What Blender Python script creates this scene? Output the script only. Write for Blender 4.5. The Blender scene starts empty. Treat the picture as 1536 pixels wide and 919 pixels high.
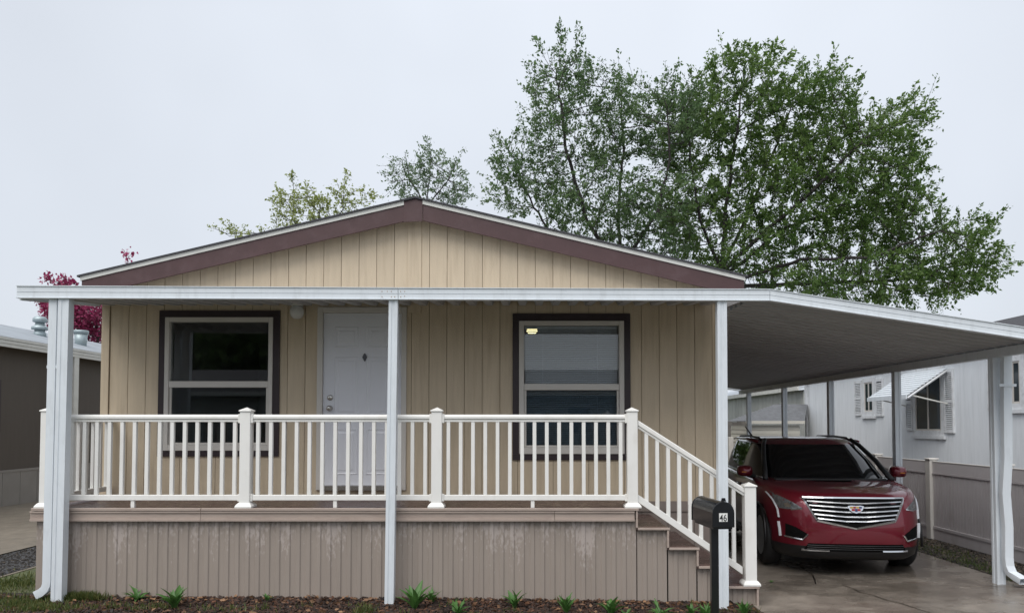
import bpy, bmesh, math, random
import numpy as np
from mathutils import Vector, Matrix, kdtree, noise as mnoise
from mathutils.bvhtree import BVHTree

R = math.radians
scene = bpy.context.scene
COL = scene.collection

# ------------------------------------------------------------------ camera
EYE = 1.78
FPX, PX0, PY0, PITCH = 1109.0, 790.0, 598.3, R(2.0)     # in pixels of a 1536 x 919 frame
cam_d = bpy.data.cameras.new('camera')
cam = bpy.data.objects.new('camera', cam_d)
COL.objects.link(cam)
cam.location = (0, 0, EYE)
cam.rotation_euler = (R(90) + PITCH, 0, 0)
cam_d.sensor_width = 36.0
cam_d.sensor_fit = 'HORIZONTAL'
cam_d.lens = 36.0 * FPX / 1536.0
cam_d.shift_x = -(PX0 - 768.0) / 1536.0
cam_d.shift_y = (PY0 - 459.5) / 1536.0
cam_d.clip_start = 0.05
cam_d.clip_end = 2000
scene.camera = cam

# ------------------------------------------------------------------ sky, sun, exposure
SUN_EL, SUN_AZ = R(58), R(-28)        # sun is up behind the photographer, to the left
w = bpy.data.worlds.new('World')
scene.world = w
w.use_nodes = True
nt = w.node_tree
nt.nodes.clear()
def wn(t): return nt.nodes.new(t)
sky = wn('ShaderNodeTexSky'); sky.sky_type = 'NISHITA'; sky.sun_disc = False
sky.sun_elevation = SUN_EL; sky.sun_rotation = R(180) - SUN_AZ
sky.air_density = 1.0; sky.dust_density = 3.0; sky.ozone_density = 1.0
geo = wn('ShaderNodeTexCoord')
sep = wn('ShaderNodeSeparateXYZ')
nt.links.new(geo.outputs['Generated'], sep.inputs[0])
# overcast deck: brighter towards the zenith, as any even cloud cover is
mr = wn('ShaderNodeMapRange'); mr.inputs[1].default_value = 0.0; mr.inputs[2].default_value = 1.0
mr.inputs[3].default_value = 4.3; mr.inputs[4].default_value = 5.3
nt.links.new(sep.outputs['Z'], mr.inputs[0])
noi = wn('ShaderNodeTexNoise'); noi.inputs['Scale'].default_value = 1.3; noi.inputs['Detail'].default_value = 4
nt.links.new(geo.outputs['Generated'], noi.inputs['Vector'])
nr = wn('ShaderNodeMapRange'); nr.inputs[1].default_value = 0.3; nr.inputs[2].default_value = 0.7
nr.inputs[3].default_value = 0.86; nr.inputs[4].default_value = 1.10
nt.links.new(noi.outputs['Fac'], nr.inputs[0])
mul = wn('ShaderNodeMath'); mul.operation = 'MULTIPLY'
nt.links.new(mr.outputs[0], mul.inputs[0]); nt.links.new(nr.outputs[0], mul.inputs[1])
vm = wn('ShaderNodeVectorMath'); vm.operation = 'SCALE'; vm.inputs[0].default_value = (0.93, 0.985, 1.07)
nt.links.new(mul.outputs[0], vm.inputs['Scale'])
mix = wn('ShaderNodeMix'); mix.data_type = 'RGBA'; mix.inputs[0].default_value = 0.92
nt.links.new(sky.outputs[0], mix.inputs[6]); nt.links.new(vm.outputs[0], mix.inputs[7])
bg = wn('ShaderNodeBackground'); bg.inputs['Strength'].default_value = 0.10
nt.links.new(mix.outputs[2], bg.inputs['Color'])
wo = wn('ShaderNodeOutputWorld'); nt.links.new(bg.outputs[0], wo.inputs['Surface'])

sl = bpy.data.lights.new('sun', 'SUN'); sl.energy = 1.5; sl.angle = R(50); sl.color = (1.0, 0.97, 0.93)
sun = bpy.data.objects.new('sun', sl); COL.objects.link(sun)
sd = Vector((math.sin(SUN_AZ) * math.cos(SUN_EL), -math.cos(SUN_AZ) * math.cos(SUN_EL), math.sin(SUN_EL)))
sun.rotation_euler = (-sd).to_track_quat('-Z', 'Y').to_euler()
sun.location = (0, -10, 30)

vs = scene.view_settings
vs.view_transform = 'Standard'; vs.look = 'None'; vs.gamma = 1.0; vs.use_curve_mapping = False
vs.exposure = 0.85
scene.cycles.max_bounces = 8
scene.cycles.transparent_max_bounces = 12

# ------------------------------------------------------------------ helpers
def at(px, py, D):
    """point on the plane y = D that the photograph shows at pixel (px, py)"""
    u = (px - PX0) / FPX; v = (PY0 - py) / FPX
    c, s = math.cos(PITCH), math.sin(PITCH)
    d = Vector((u, c - v * s, s + v * c))
    t = D / d.y
    return Vector((d.x * t, D, EYE + d.z * t))

def on_x(px, py, X):
    """point on the plane x = X at pixel (px, py)"""
    u = (px - PX0) / FPX; v = (PY0 - py) / FPX
    c, s = math.cos(PITCH), math.sin(PITCH)
    t = X / u
    return Vector((X, (c - v * s) * t, EYE + (s + v * c) * t))

W = {}
def wl(o): return W.get(o.name, Vector((0, 0, 0))) if o else Vector((0, 0, 0))

def tag(o, label=None, cat=None, group=None, kind=None):
    if label: o['label'] = label
    if cat: o['category'] = cat
    if group: o['group'] = group
    if kind: o['kind'] = kind
    return o

def empty(name, loc=(0, 0, 0), label=None, cat=None, group=None, parent=None):
    o = bpy.data.objects.new(name, None); COL.objects.link(o)
    o.empty_display_size = 0.2
    W[o.name] = Vector(loc)
    if parent:
        o.parent = parent
        o.location = Vector(loc) - wl(parent)
    else:
        o.location = loc
    tag(o, label, cat, group)
    return o

class MB:
    def __init__(s): s.v = []; s.f = []
    def add(s, vs, fs):
        n = len(s.v); s.v += [tuple(p) for p in vs]; s.f += [tuple(i + n for i in f) for f in fs]; return s
    def box(s, x0, x1, y0, y1, z0, z1):
        return s.add([(x0,y0,z0),(x1,y0,z0),(x1,y1,z0),(x0,y1,z0),(x0,y0,z1),(x1,y0,z1),(x1,y1,z1),(x0,y1,z1)],
                     [(0,3,2,1),(4,5,6,7),(0,1,5,4),(1,2,6,5),(2,3,7,6),(3,0,4,7)])
    def hexa(s, p):   # 8 points: bottom ring then top ring
        return s.add(p, [(0,3,2,1),(4,5,6,7),(0,1,5,4),(1,2,6,5),(2,3,7,6),(3,0,4,7)])
    def prism(s, poly, axis, a, b):
        """poly: list of 2-tuples; axis 'y': (x,z), 'x': (y,z), 'z': (x,y)"""
        def P(q, t):
            return {'y': (q[0], t, q[1]), 'x': (t, q[0], q[1]), 'z': (q[0], q[1], t)}[axis]
        n = len(poly)
        vs = [P(q, a) for q in poly] + [P(q, b) for q in poly]
        fs = [tuple(range(n)), tuple(range(2 * n - 1, n - 1, -1))]
        fs += [(i, i + n, (i + 1) % n + n, (i + 1) % n) for i in range(n)]
        return s.add(vs, fs)
    def tube(s, path, rad, n=8, cap=True):
        path = [Vector(p) for p in path]
        if not hasattr(rad, '__len__'): rad = [rad] * len(path)
        rings = []; base = len(s.v)
        up = Vector((0, 0, 1))
        for i, p in enumerate(path):
            d = (path[min(i + 1, len(path) - 1)] - path[max(i - 1, 0)]).normalized()
            a = d.cross(up)
            if a.length < 1e-3: a = d.cross(Vector((1, 0, 0)))
            a.normalize(); b = d.cross(a)
            for k in range(n):
                t = 2 * math.pi * k / n
                s.v.append(tuple(p + (a * math.cos(t) + b * math.sin(t)) * rad[i]))
        for i in range(len(path) - 1):
            for k in range(n):
                s.f.append((base+i*n+k, base+i*n+(k+1)%n, base+(i+1)*n+(k+1)%n, base+(i+1)*n+k))
        if cap:
            s.f.append(tuple(base + k for k in reversed(range(n))))
            s.f.append(tuple(base + (len(path)-1)*n + k for k in range(n)))
        return s
    def lathe(s, prof, c, n=24, axis='z'):
        base = len(s.v)
        for (r, h) in prof:
            for k in range(n):
                t = 2 * math.pi * k / n
                q = {'z': (r*math.cos(t), r*math.sin(t), h), 'y': (r*math.cos(t), h, r*math.sin(t)),
                     'x': (h, r*math.cos(t), r*math.sin(t))}[axis]
                s.v.append((c[0]+q[0], c[1]+q[1], c[2]+q[2]))
        for i in range(len(prof) - 1):
            for k in range(n):
                s.f.append((base+i*n+k, base+i*n+(k+1)%n, base+(i+1)*n+(k+1)%n, base+(i+1)*n+k))
        s.f.append(tuple(base + k for k in reversed(range(n))))
        s.f.append(tuple(base + (len(prof)-1)*n + k for k in range(n)))
        return s
    def build(s, name, mat, parent=None, smooth=False, bevel=0, kind=None, normals=True):
        v = np.array(s.v, dtype=float)
        lo, hi = v.min(0), v.max(0)
        org = Vector(((lo[0]+hi[0])/2, (lo[1]+hi[1])/2, lo[2]))
        me = bpy.data.meshes.new(name)
        me.from_pydata([tuple(Vector(p) - org) for p in s.v], [], s.f)
        if normals:
            b = bmesh.new(); b.from_mesh(me); bmesh.ops.recalc_face_normals(b, faces=b.faces); b.to_mesh(me); b.free()
        if mat: me.materials.append(mat)
        if smooth:
            me.polygons.foreach_set('use_smooth', [True] * len(me.polygons))
        o = bpy.data.objects.new(name, me); COL.objects.link(o)
        o.parent = parent
        o.location = org - wl(parent)
        W[o.name] = org
        if bevel:
            m = o.modifiers.new('bevel', 'BEVEL'); m.width = bevel; m.segments = 2; m.limit_method = 'ANGLE'; m.angle_limit = R(40)
        if kind: o['kind'] = kind
        return o

def inst(src, loc, parent=None, rot=None, name=None):
    """copy of a mesh object sharing its data; loc is in world space for unrotated parents"""
    o = src.copy(); COL.objects.link(o)
    o.parent = parent
    o.location = Vector(loc) - wl(parent)
    if rot: o.rotation_euler = rot
    W[o.name] = Vector(loc)
    return o

# ------------------------------------------------------------------ materials
def mat(name, col, rough=0.6, var=0.0, vscale=6.0, bump=0.0, bscale=60.0, metal=0.0, coat=0.0, spec=0.5,
        stretch=(1, 1, 1), dirt=None, rvar=0.0, island=0.0):
    """Principled base with noise colour variation, fine bump, optional dirt = (colour, amount, scale, stretch)"""
    m = bpy.data.materials.new(name); m.use_nodes = True
    t = m.node_tree; N = t.nodes; L = t.links
    b = N['Principled BSDF']
    b.inputs['Roughness'].default_value = rough
    b.inputs['Metallic'].default_value = metal
    b.inputs['Specular IOR Level'].default_value = spec
    if coat:
        b.inputs['Coat Weight'].default_value = coat; b.inputs['Coat Roughness'].default_value = 0.04
    tc = N.new('ShaderNodeTexCoord'); oi = N.new('ShaderNodeObjectInfo')
    off = N.new('ShaderNodeVectorMath'); off.operation = 'MULTIPLY_ADD'
    off.inputs[1].default_value = (37.0, 23.0, 51.0)
    L.new(oi.outputs['Random'], off.inputs[0]); L.new(tc.outputs['Object'], off.inputs[2])
    def noise(scale, st=(1, 1, 1), detail=5):
        mp = N.new('ShaderNodeMapping'); mp.inputs['Scale'].default_value = st
        L.new(off.outputs[0], mp.inputs['Vector'])
        n = N.new('ShaderNodeTexNoise'); n.inputs['Scale'].default_value = scale; n.inputs['Detail'].default_value = detail
        n.inputs['Roughness'].default_value = 0.6
        L.new(mp.outputs[0], n.inputs['Vector'])
        return n.outputs['Fac']
    def rng(src, a, bb, c, d):
        r = N.new('ShaderNodeMapRange')
        for i, x in enumerate((a, bb, c, d)): r.inputs[1 + i].default_value = x
        L.new(src, r.inputs[0]); return r.outputs[0]
    rgb = N.new('ShaderNodeRGB'); rgb.outputs[0].default_value = (*col, 1)
    cur = rgb.outputs[0]
    if var:
        f = rng(noise(vscale, stretch), 0.25, 0.75, 1 - var, 1 + var)
        sc = N.new('ShaderNodeVectorMath'); sc.operation = 'SCALE'
        L.new(cur, sc.inputs[0]); L.new(f, sc.inputs['Scale']); cur = sc.outputs[0]
    if island:
        f = rng(oi.outputs['Random'], 0, 1, 1 - island, 1 + island)
        sc = N.new('ShaderNodeVectorMath'); sc.operation = 'SCALE'
        L.new(cur, sc.inputs[0]); L.new(f, sc.inputs['Scale']); cur = sc.outputs[0]
    if dirt:
        dc, amt, dscale, dst = dirt
        f = rng(noise(dscale, dst, 8), 0.5, 0.72, 0.0, amt)
        mx = N.new('ShaderNodeMix'); mx.data_type = 'RGBA'
        L.new(f, mx.inputs[0]); L.new(cur, mx.inputs[6]); mx.inputs[7].default_value = (*dc, 1); cur = mx.outputs[2]
    L.new(cur, b.inputs['Base Color'])
    if rvar:
        L.new(rng(noise(vscale * 1.7), 0.3, 0.7, max(0.02, rough - rvar), min(1, rough + rvar)), b.inputs['Roughness'])
    if bump:
        bp = N.new('ShaderNodeBump'); bp.inputs['Strength'].default_value = bump; bp.inputs['Distance'].default_value = 0.01
        L.new(noise(bscale), bp.inputs['Height']); L.new(bp.outputs[0], b.inputs['Normal'])
    return m

M = {}
M['siding']  = mat('siding_tan', (0.575, 0.475, 0.345), 0.65, 0.06, 3.0, 0.25, 90, stretch=(6, 6, .6), dirt=((0.41, 0.325, 0.225), 0.55, 3.0, (5, 5, .35)), island=0.03)
M['groove']  = mat('siding_backing', (0.30, 0.235, 0.165), 0.85)
M['maroon']  = mat('maroon_paint', (0.072, 0.036, 0.037), 0.5, 0.12, 5, 0.15, 80, dirt=((0.13, 0.085, 0.09), 0.3, 6, (1, 1, 1)))
M['darktrim']= mat('dark_brown_trim', (0.030, 0.018, 0.022), 0.45, 0.1, 6, 0.1, 60)
M['alum']    = mat('white_aluminium', (0.70, 0.745, 0.785), 0.38, 0.04, 3, 0.06, 30, dirt=((0.50, 0.53, 0.55), 0.4, 5.0, (3, 3, .7)))
M['pan']     = mat('shaded_white_roof_pan', (0.45, 0.45, 0.46), 0.75, 0.06, 3, 0.05, 30, island=0.05)  # white metal like the posts, greyed to put the underside shade into its colour
M['vinyl']   = mat('white_vinyl', (0.83, 0.82, 0.79), 0.35, 0.02, 4, dirt=((0.66, 0.63, 0.58), 0.35, 7.0, (1, 1, .4)))
M['winframe']= mat('window_vinyl', (0.60, 0.57, 0.53), 0.4, 0.03, 4)
M['doorw']   = mat('white_door_paint', (0.74, 0.75, 0.80), 0.35, 0.02, 4, 0.05, 70)
M['metal']   = mat('satin_nickel', (0.55, 0.53, 0.50), 0.25, metal=1.0)
M['darkmetal'] = mat('dark_pewter', (0.10, 0.10, 0.11), 0.35, metal=0.8)
M['rust']    = mat('rusty_screw', (0.38, 0.24, 0.15), 0.8, 0.2, 30)
M['skirt_house'] = mat('taupe_skirting', (0.26, 0.215, 0.19), 0.6, 0.06, 5, 0.1, 50)
M['deckboard'] = mat('brown_deck_board', (0.115, 0.070, 0.062), 0.32, 0.2, 5, 0.25, 60, stretch=(.4, 6, 6), rvar=0.15, island=0.12)
M['decktrim'] = mat('taupe_deck_trim', (0.40, 0.325, 0.28), 0.5, 0.07, 4, 0.12, 60, stretch=(.5, 5, 5), dirt=((0.25, 0.19, 0.165), 0.5, 6, (.6, 3, 3)), island=0.04)
M['interior'] = mat('interior_wall', (0.50, 0.49, 0.48), 0.9)
M['carpet']  = mat('interior_floor', (0.25, 0.22, 0.20), 0.95)
M['blind']   = mat('white_blind', (0.80, 0.82, 0.85), 0.55)
M['lampglass'] = mat('frosted_lamp_glass', (0.62, 0.62, 0.60), 0.2)
M['shingle'] = mat('dark_shingle', (0.055, 0.055, 0.062), 0.9, 0.3, 30, 0.6, 90)
M['shingle_mid'] = mat('weathered_grey_shingle', (0.13, 0.135, 0.145), 0.85, 0.25, 9, 0.5, 60)
M['shingle_lt'] = mat('grey_rolled_roof', (0.30, 0.33, 0.36), 0.7, 0.15, 2.2, 0.3, 40, dirt=((0.16, 0.17, 0.18), 0.5, 1.5, (1, 1, 1)))
M['galv']    = mat('galvanised_vent', (0.36, 0.43, 0.45), 0.45, 0.12, 9, metal=0.4, dirt=((0.22, 0.26, 0.27), 0.5, 9, (1, 1, 1)))
M['nb_brown'] = mat('shade_darkened_brown_siding', (0.092, 0.077, 0.064), 0.7, 0.07, 3, 0.15, 50, stretch=(4, 4, .5))  # brown deepened to carry the roof shade that falls on this wall
M['nb_skirt'] = mat('grey_neighbour_skirting', (0.26, 0.245, 0.225), 0.7, 0.08, 3, island=0.05)
M['nb_white'] = mat('cream_fascia', (0.66, 0.66, 0.62), 0.5, 0.05, 3, dirt=((0.45, 0.44, 0.40), 0.4, 5, (1, 1, 1)))
M['nb_blue'] = mat('pale_blue_siding', (0.76, 0.79, 0.82), 0.5, 0.05, 2.5, 0.06, 40, stretch=(3, 3, .4), dirt=((0.60, 0.63, 0.65), 0.5, 3, (4, 4, .4)), island=0.02)
M['nb_trim'] = mat('pale_grey_trim', (0.70, 0.72, 0.74), 0.5, 0.05, 5, dirt=((0.36, 0.36, 0.35), 0.5, 8, (1, 1, 1)))
M['fence']   = mat('taupe_fence_vinyl', (0.58, 0.55, 0.555), 0.45, 0.04, 3, 0.04, 30, dirt=((0.40, 0.37, 0.355), 0.45, 4, (1, 1, .5)))
M['fencepost'] = mat('cream_fence_vinyl', (0.66, 0.64, 0.60), 0.45, 0.03, 3, dirt=((0.48, 0.45, 0.40), 0.4, 6, (1, 1, .5)))
M['farwall'] = mat('weathered_grey_wall', (0.42, 0.43, 0.41), 0.6, 0.1, 1.5, stretch=(1, 1, .3), dirt=((0.26, 0.25, 0.23), 0.5, 2, (3, 3, .4)), island=0.05)
M['farroof'] = mat('pale_metal_roof', (0.62, 0.66, 0.70), 0.45, 0.06, 2)
M['lap']     = mat('cream_lap_siding', (0.55, 0.53, 0.47), 0.6, 0.05, 4)
M['black']   = mat('black_enamel', (0.008, 0.009, 0.011), 0.16, 0.2, 8, 0.04, 40, spec=0.6)
M['white_sticker'] = mat('white_sticker', (0.80, 0.80, 0.78), 0.5)
M['ink']     = mat('black_ink', (0.015, 0.015, 0.015), 0.5)
M['bark']    = mat('dark_bark', (0.036, 0.031, 0.030), 0.9, 0.3, 8, 0.7, 25)
M['tyre']    = mat('tyre_rubber', (0.014, 0.014, 0.015), 0.7, 0.15, 10, 0.2, 60)
M['plastic'] = mat('black_plastic', (0.012, 0.012, 0.013), 0.4, 0.1, 10, 0.1, 90)
M['matt'] = mat('matt_black', (0.006, 0.006, 0.006), 0.9, spec=0.1)
M['fencewood'] = mat('dark_fence_wood', (0.13, 0.12, 0.11), 0.85, 0.2, 6, 0.3, 40, island=0.2)
M['chrome']  = mat('chrome', (0.66, 0.67, 0.69), 0.22, metal=1.0)
M['rim']     = mat('alloy_rim', (0.42, 0.42, 0.44), 0.28, metal=1.0)
M['paint']   = mat('dark_red_paint', (0.170, 0.005, 0.018), 0.30, 0.10, 3, metal=0.35, coat=1.0)
M['carglass'] = mat('tinted_car_glass', (0.006, 0.007, 0.008), 0.05, spec=0.5)
M['lens']    = mat('headlight_lens', (0.12, 0.125, 0.13), 0.08, 0.5, 22, spec=0.8, coat=0.6)
M['drl']     = mat('clear_lamp_strip', (0.64, 0.66, 0.69), 0.15, spec=0.8)
M['amber']   = mat('amber_lens', (0.75, 0.25, 0.03), 0.3)
M['crest_red'] = mat('crest_red', (0.35, 0.02, 0.02), 0.3)
M['crest_gold'] = mat('crest_gold', (0.55, 0.38, 0.08), 0.3)
M['crest_blue'] = mat('crest_blue', (0.03, 0.04, 0.15), 0.3)
M['gravel']  = mat('dark_gravel', (0.055, 0.055, 0.058), 0.85, 0.5, 40, 0.9, 60)
M['soil']    = mat('dark_mulch_soil', (0.018, 0.012, 0.010), 0.85, 0.5, 25, 1.0, 45)
M['earth']   = mat('grassy_ground', (0.085, 0.10, 0.045), 0.95, 0.4, 5, 0.8, 30, dirt=((0.10, 0.075, 0.05), 0.7, 2, (1, 1, 1)))
M['asphalt'] = mat('wet_asphalt', (0.05, 0.05, 0.052), 0.55, 0.25, 20, 0.4, 120, rvar=0.25)

def glass_mat(name, tint, refl=1.0):
    m = bpy.data.materials.new(name); m.use_nodes = True
    t = m.node_tree; N = t.nodes; L = t.links; N.clear()
    tr = N.new('ShaderNodeBsdfTransparent'); tr.inputs[0].default_value = (*tint, 1)
    gl = N.new('ShaderNodeBsdfGlossy'); gl.inputs['Roughness'].default_value = 0.015
    gl.inputs['Color'].default_value = (refl, refl, refl, 1)
    fr = N.new('ShaderNodeFresnel'); fr.inputs['IOR'].default_value = 1.6
    mx = N.new('ShaderNodeMixShader'); o = N.new('ShaderNodeOutputMaterial')
    L.new(fr.outputs[0], mx.inputs[0]); L.new(tr.outputs[0], mx.inputs[1]); L.new(gl.outputs[0], mx.inputs[2])
    L.new(mx.outputs[0], o.inputs[0]); return m
M['glass'] = glass_mat('window_glass', (0.94, 0.96, 0.97))
M['glass_screen'] = glass_mat('screened_window_glass', (0.60, 0.66, 0.70), 0.7)
M['glass_dark'] = mat('dark_window_glass', (0.030, 0.042, 0.050), 0.05, 0.2, 3, spec=0.45)

def emit_mat(name, col, st):
    m = bpy.data.materials.new(name); m.use_nodes = True
    b = m.node_tree.nodes['Principled BSDF']
    b.inputs['Base Color'].default_value = (0.8, 0.75, 0.6, 1)
    b.inputs['Emission Color'].default_value = (*col, 1); b.inputs['Emission Strength'].default_value = st
    return m
M['lamp_on'] = emit_mat('lit_ceiling_lamp', (1.0, 0.86, 0.42), 2.0)
M['blind_glow'] = emit_mat('glowing_far_blind', (0.7, 0.85, 0.95), 0.10)  # daylight behind the far blind imitated by a faint glow of its own

def skirt_mat():
    """taupe skirting sheet with chalky water marks running down from its top edge"""
    m = mat('chalky_taupe_skirting', (0.315, 0.268, 0.232), 0.55, 0.05, 4, 0.08, 60, stretch=(3, 3, .5), island=0.03)
    t = m.node_tree; N = t.nodes; L = t.links
    b = N['Principled BSDF']; cur = b.inputs['Base Color'].links[0].from_socket
    g = N.new('ShaderNodeNewGeometry'); s = N.new('ShaderNodeSeparateXYZ'); L.new(g.outputs['Position'], s.inputs[0])
    def math_(op, a, bb):
        n = N.new('ShaderNodeMath'); n.operation = op; n.use_clamp = False
        for i, x in enumerate((a, bb)):
            if isinstance(x, (int, float)): n.inputs[i].default_value = x
            else: L.new(x, n.inputs[i])
        return n.outputs[0]
    def noise(scale, st):
        mp = N.new('ShaderNodeMapping'); mp.inputs['Scale'].default_value = st; L.new(g.outputs['Position'], mp.inputs[0])
        n = N.new('ShaderNodeTexNoise'); n.inputs['Scale'].default_value = scale; n.inputs['Detail'].default_value = 6
        L.new(mp.outputs[0], n.inputs[0]); return n.outputs['Fac']
    col = noise(4.2, (1, 1, 0.02))          # which columns are stained, and how far down
    spk = noise(42, (1, 1, 0.45))
    h = N.new('ShaderNodeMapRange'); h.inputs[1].default_value = 0.1; h.inputs[2].default_value = 0.80; h.inputs[3].default_value = -0.30; h.inputs[4].default_value = 0.17
    L.new(s.outputs['Z'], h.inputs[0])
    v = math_('ADD', math_('ADD', math_('MULTIPLY', col, 1.3), -0.62), h.outputs[0])
    v2 = math_('MULTIPLY', math_('SUBTRACT', v, math_('MULTIPLY', math_('SUBTRACT', 0.62, spk), 1.0)), 4.0)
    cl = N.new('ShaderNodeClamp'); L.new(v2, cl.inputs[0]); cl.inputs[2].default_value = 0.62
    mx = N.new('ShaderNodeMix'); mx.data_type = 'RGBA'; L.new(cl.outputs[0], mx.inputs[0]); L.new(cur, mx.inputs[6])
    mx.inputs[7].default_value = (0.50, 0.44, 0.41, 1); L.new(mx.outputs[2], b.inputs['Base Color'])
    return m
M['skirt'] = skirt_mat()

def concrete_mat(name, col, wet):
    m = bpy.data.materials.new(name); m.use_nodes = True
    t = m.node_tree; N = t.nodes; L = t.links; b = N['Principled BSDF']
    g = N.new('ShaderNodeNewGeometry')
    def noise(scale, d=8, st=(1, 1, 1)):
        mp = N.new('ShaderNodeMapping'); mp.inputs['Scale'].default_value = st; L.new(g.outputs['Position'], mp.inputs[0])
        n = N.new('ShaderNodeTexNoise'); n.inputs['Scale'].default_value = scale; n.inputs['Detail'].default_value = d
        n.inputs['Roughness'].default_value = 0.65
        L.new(mp.outputs[0], n.inputs[0]); return n.outputs['Fac']
    def rng(src, a, bb, c, d):
        r = N.new('ShaderNodeMapRange')
        for i, x in enumerate((a, bb, c, d)): r.inputs[1 + i].default_value = x
        L.new(src, r.inputs[0]); return r.outputs[0]
    big = noise(0.6, 4, (1, 1.3, 1)); mid = noise(5); fine = noise(70)
    wetf = rng(big, 0.36, 0.58, 0, 1) if wet else rng(big, 0.3, 0.7, 0, 0.5)
    a = N.new('ShaderNodeMix'); a.data_type = 'RGBA'; L.new(wetf, a.inputs[0])
    a.inputs[6].default_value = (*col, 1); a.inputs[7].default_value = (col[0]*.56, col[1]*.55, col[2]*.54, 1)
    s1 = N.new('ShaderNodeVectorMath'); s1.operation = 'SCALE'; L.new(a.outputs[2], s1.inputs[0]); L.new(rng(mid, .3, .7, .75, 1.2), s1.inputs['Scale'])
    s2 = N.new('ShaderNodeVectorMath'); s2.operation = 'SCALE'; L.new(s1.outputs[0], s2.inputs[0]); L.new(rng(fine, .3, .7, .72, 1.25), s2.inputs['Scale'])
    st = N.new('ShaderNodeMix'); st.data_type = 'RGBA'; L.new(rng(noise(2.3), .58, .72, 0, .5), st.inputs[0])
    L.new(s2.outputs[0], st.inputs[6]); st.inputs[7].default_value = (0.10, 0.058, 0.036, 1)
    L.new(st.outputs[2], b.inputs['Base Color'])
    L.new(rng(wetf, 0, 1, 0.5, 0.06 if wet else 0.5), b.inputs['Roughness'])
    bp = N.new('ShaderNodeBump'); bp.inputs['Strength'].default_value = 0.25; bp.inputs['Distance'].default_value = 0.004
    L.new(fine, bp.inputs['Height']); L.new(bp.outputs[0], b.inputs['Normal'])
    return m
M['concrete'] = concrete_mat('wet_concrete', (0.265, 0.23, 0.195), True)
M['concrete_nb'] = concrete_mat('neighbour_concrete', (0.22, 0.19, 0.15), False)

def foliage_mat(name, c1, c2, transl=0.35, rough=0.5):
    m = bpy.data.materials.new(name); m.use_nodes = True
    t = m.node_tree; N = t.nodes; L = t.links; N.clear()
    a = N.new('ShaderNodeAttribute'); a.attribute_name = 'tint'
    mx = N.new('ShaderNodeMix'); mx.data_type = 'RGBA'; L.new(a.outputs['Fac'], mx.inputs[0])
    mx.inputs[6].default_value = (*c1, 1); mx.inputs[7].default_value = (*c2, 1)
    d = N.new('ShaderNodeBsdfPrincipled'); d.inputs['Roughness'].default_value = rough; L.new(mx.outputs[2], d.inputs['Base Color'])
    tr = N.new('ShaderNodeBsdfTranslucent'); L.new(mx.outputs[2], tr.inputs[0])
    ms = N.new('ShaderNodeMixShader'); ms.inputs[0].default_value = transl
    o = N.new('ShaderNodeOutputMaterial'); L.new(d.outputs[0], ms.inputs[1]); L.new(tr.outputs[0], ms.inputs[2]); L.new(ms.outputs[0], o.inputs[0])
    return m
M['leaf_green'] = foliage_mat('spring_leaf_green', (0.070, 0.140, 0.030), (0.200, 0.300, 0.085), 0.58)
M['leaf_mid'] = foliage_mat('soft_leaf_green', (0.085, 0.155, 0.060), (0.195, 0.285, 0.125), 0.6)
M['leaf_grey'] = foliage_mat('grey_green_leaf', (0.12, 0.19, 0.10), (0.23, 0.31, 0.17), 0.6)
M['leaf_yellow'] = foliage_mat('yellow_green_leaf', (0.24, 0.29, 0.08), (0.40, 0.45, 0.16), 0.55)
M['blossom'] = foliage_mat('crimson_blossom', (0.20, 0.016, 0.060), (0.48, 0.065, 0.19))
M['weed'] = foliage_mat('weed_leaf', (0.045, 0.13, 0.028), (0.10, 0.22, 0.05), 0.3)
M['grass'] = foliage_mat('grass_blade', (0.045, 0.085, 0.018), (0.20, 0.19, 0.06), 0.3)
M['chips'] = foliage_mat('bark_chip', (0.012, 0.0075, 0.006), (0.13, 0.055, 0.028), 0.0, 0.7)
M['deadleaf'] = foliage_mat('dead_leaf', (0.10, 0.045, 0.022), (0.30, 0.17, 0.09), 0.1, 0.7)
M['litter'] = foliage_mat('leaf_litter', (0.018, 0.016, 0.014), (0.11, 0.085, 0.06), 0.0, 0.75)

# ------------------------------------------------------------------ ground, drives, beds
KX = [(-60, .05), (-6, .03), (-5, 0.0), (-1, -.02), (2.2, -.065), (5.3, .01), (60, .01)]
DROP = False
def gz(x, y):
    z = KX[-1][1]
    for (a, za), (b, zb) in zip(KX, KX[1:]):
        if x <= b:
            z = za + (zb - za) * max(0, (x - a)) / (b - a); break
    k = max(0, min(1, (y - 7.35) / 0.22))
    f = max(0, min(1, (2.3 - x) / 0.25))
    if DROP and 2.32 < x < 5.4: z -= .06
    return z + 0.03 * k * f

def sheet(name, xs, ys, dz, m, kind='structure'):
    b = MB(); n = len(xs)
    for y in ys:
        for x in xs: b.v.append((x, y, gz(x, y) + dz))
    for j in range(len(ys) - 1):
        for i in range(n - 1):
            k = j * n + i; b.f.append((k, k + 1, k + n + 1, k + n))
    return b.build(name, m, None, smooth=True, kind=kind)

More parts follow.
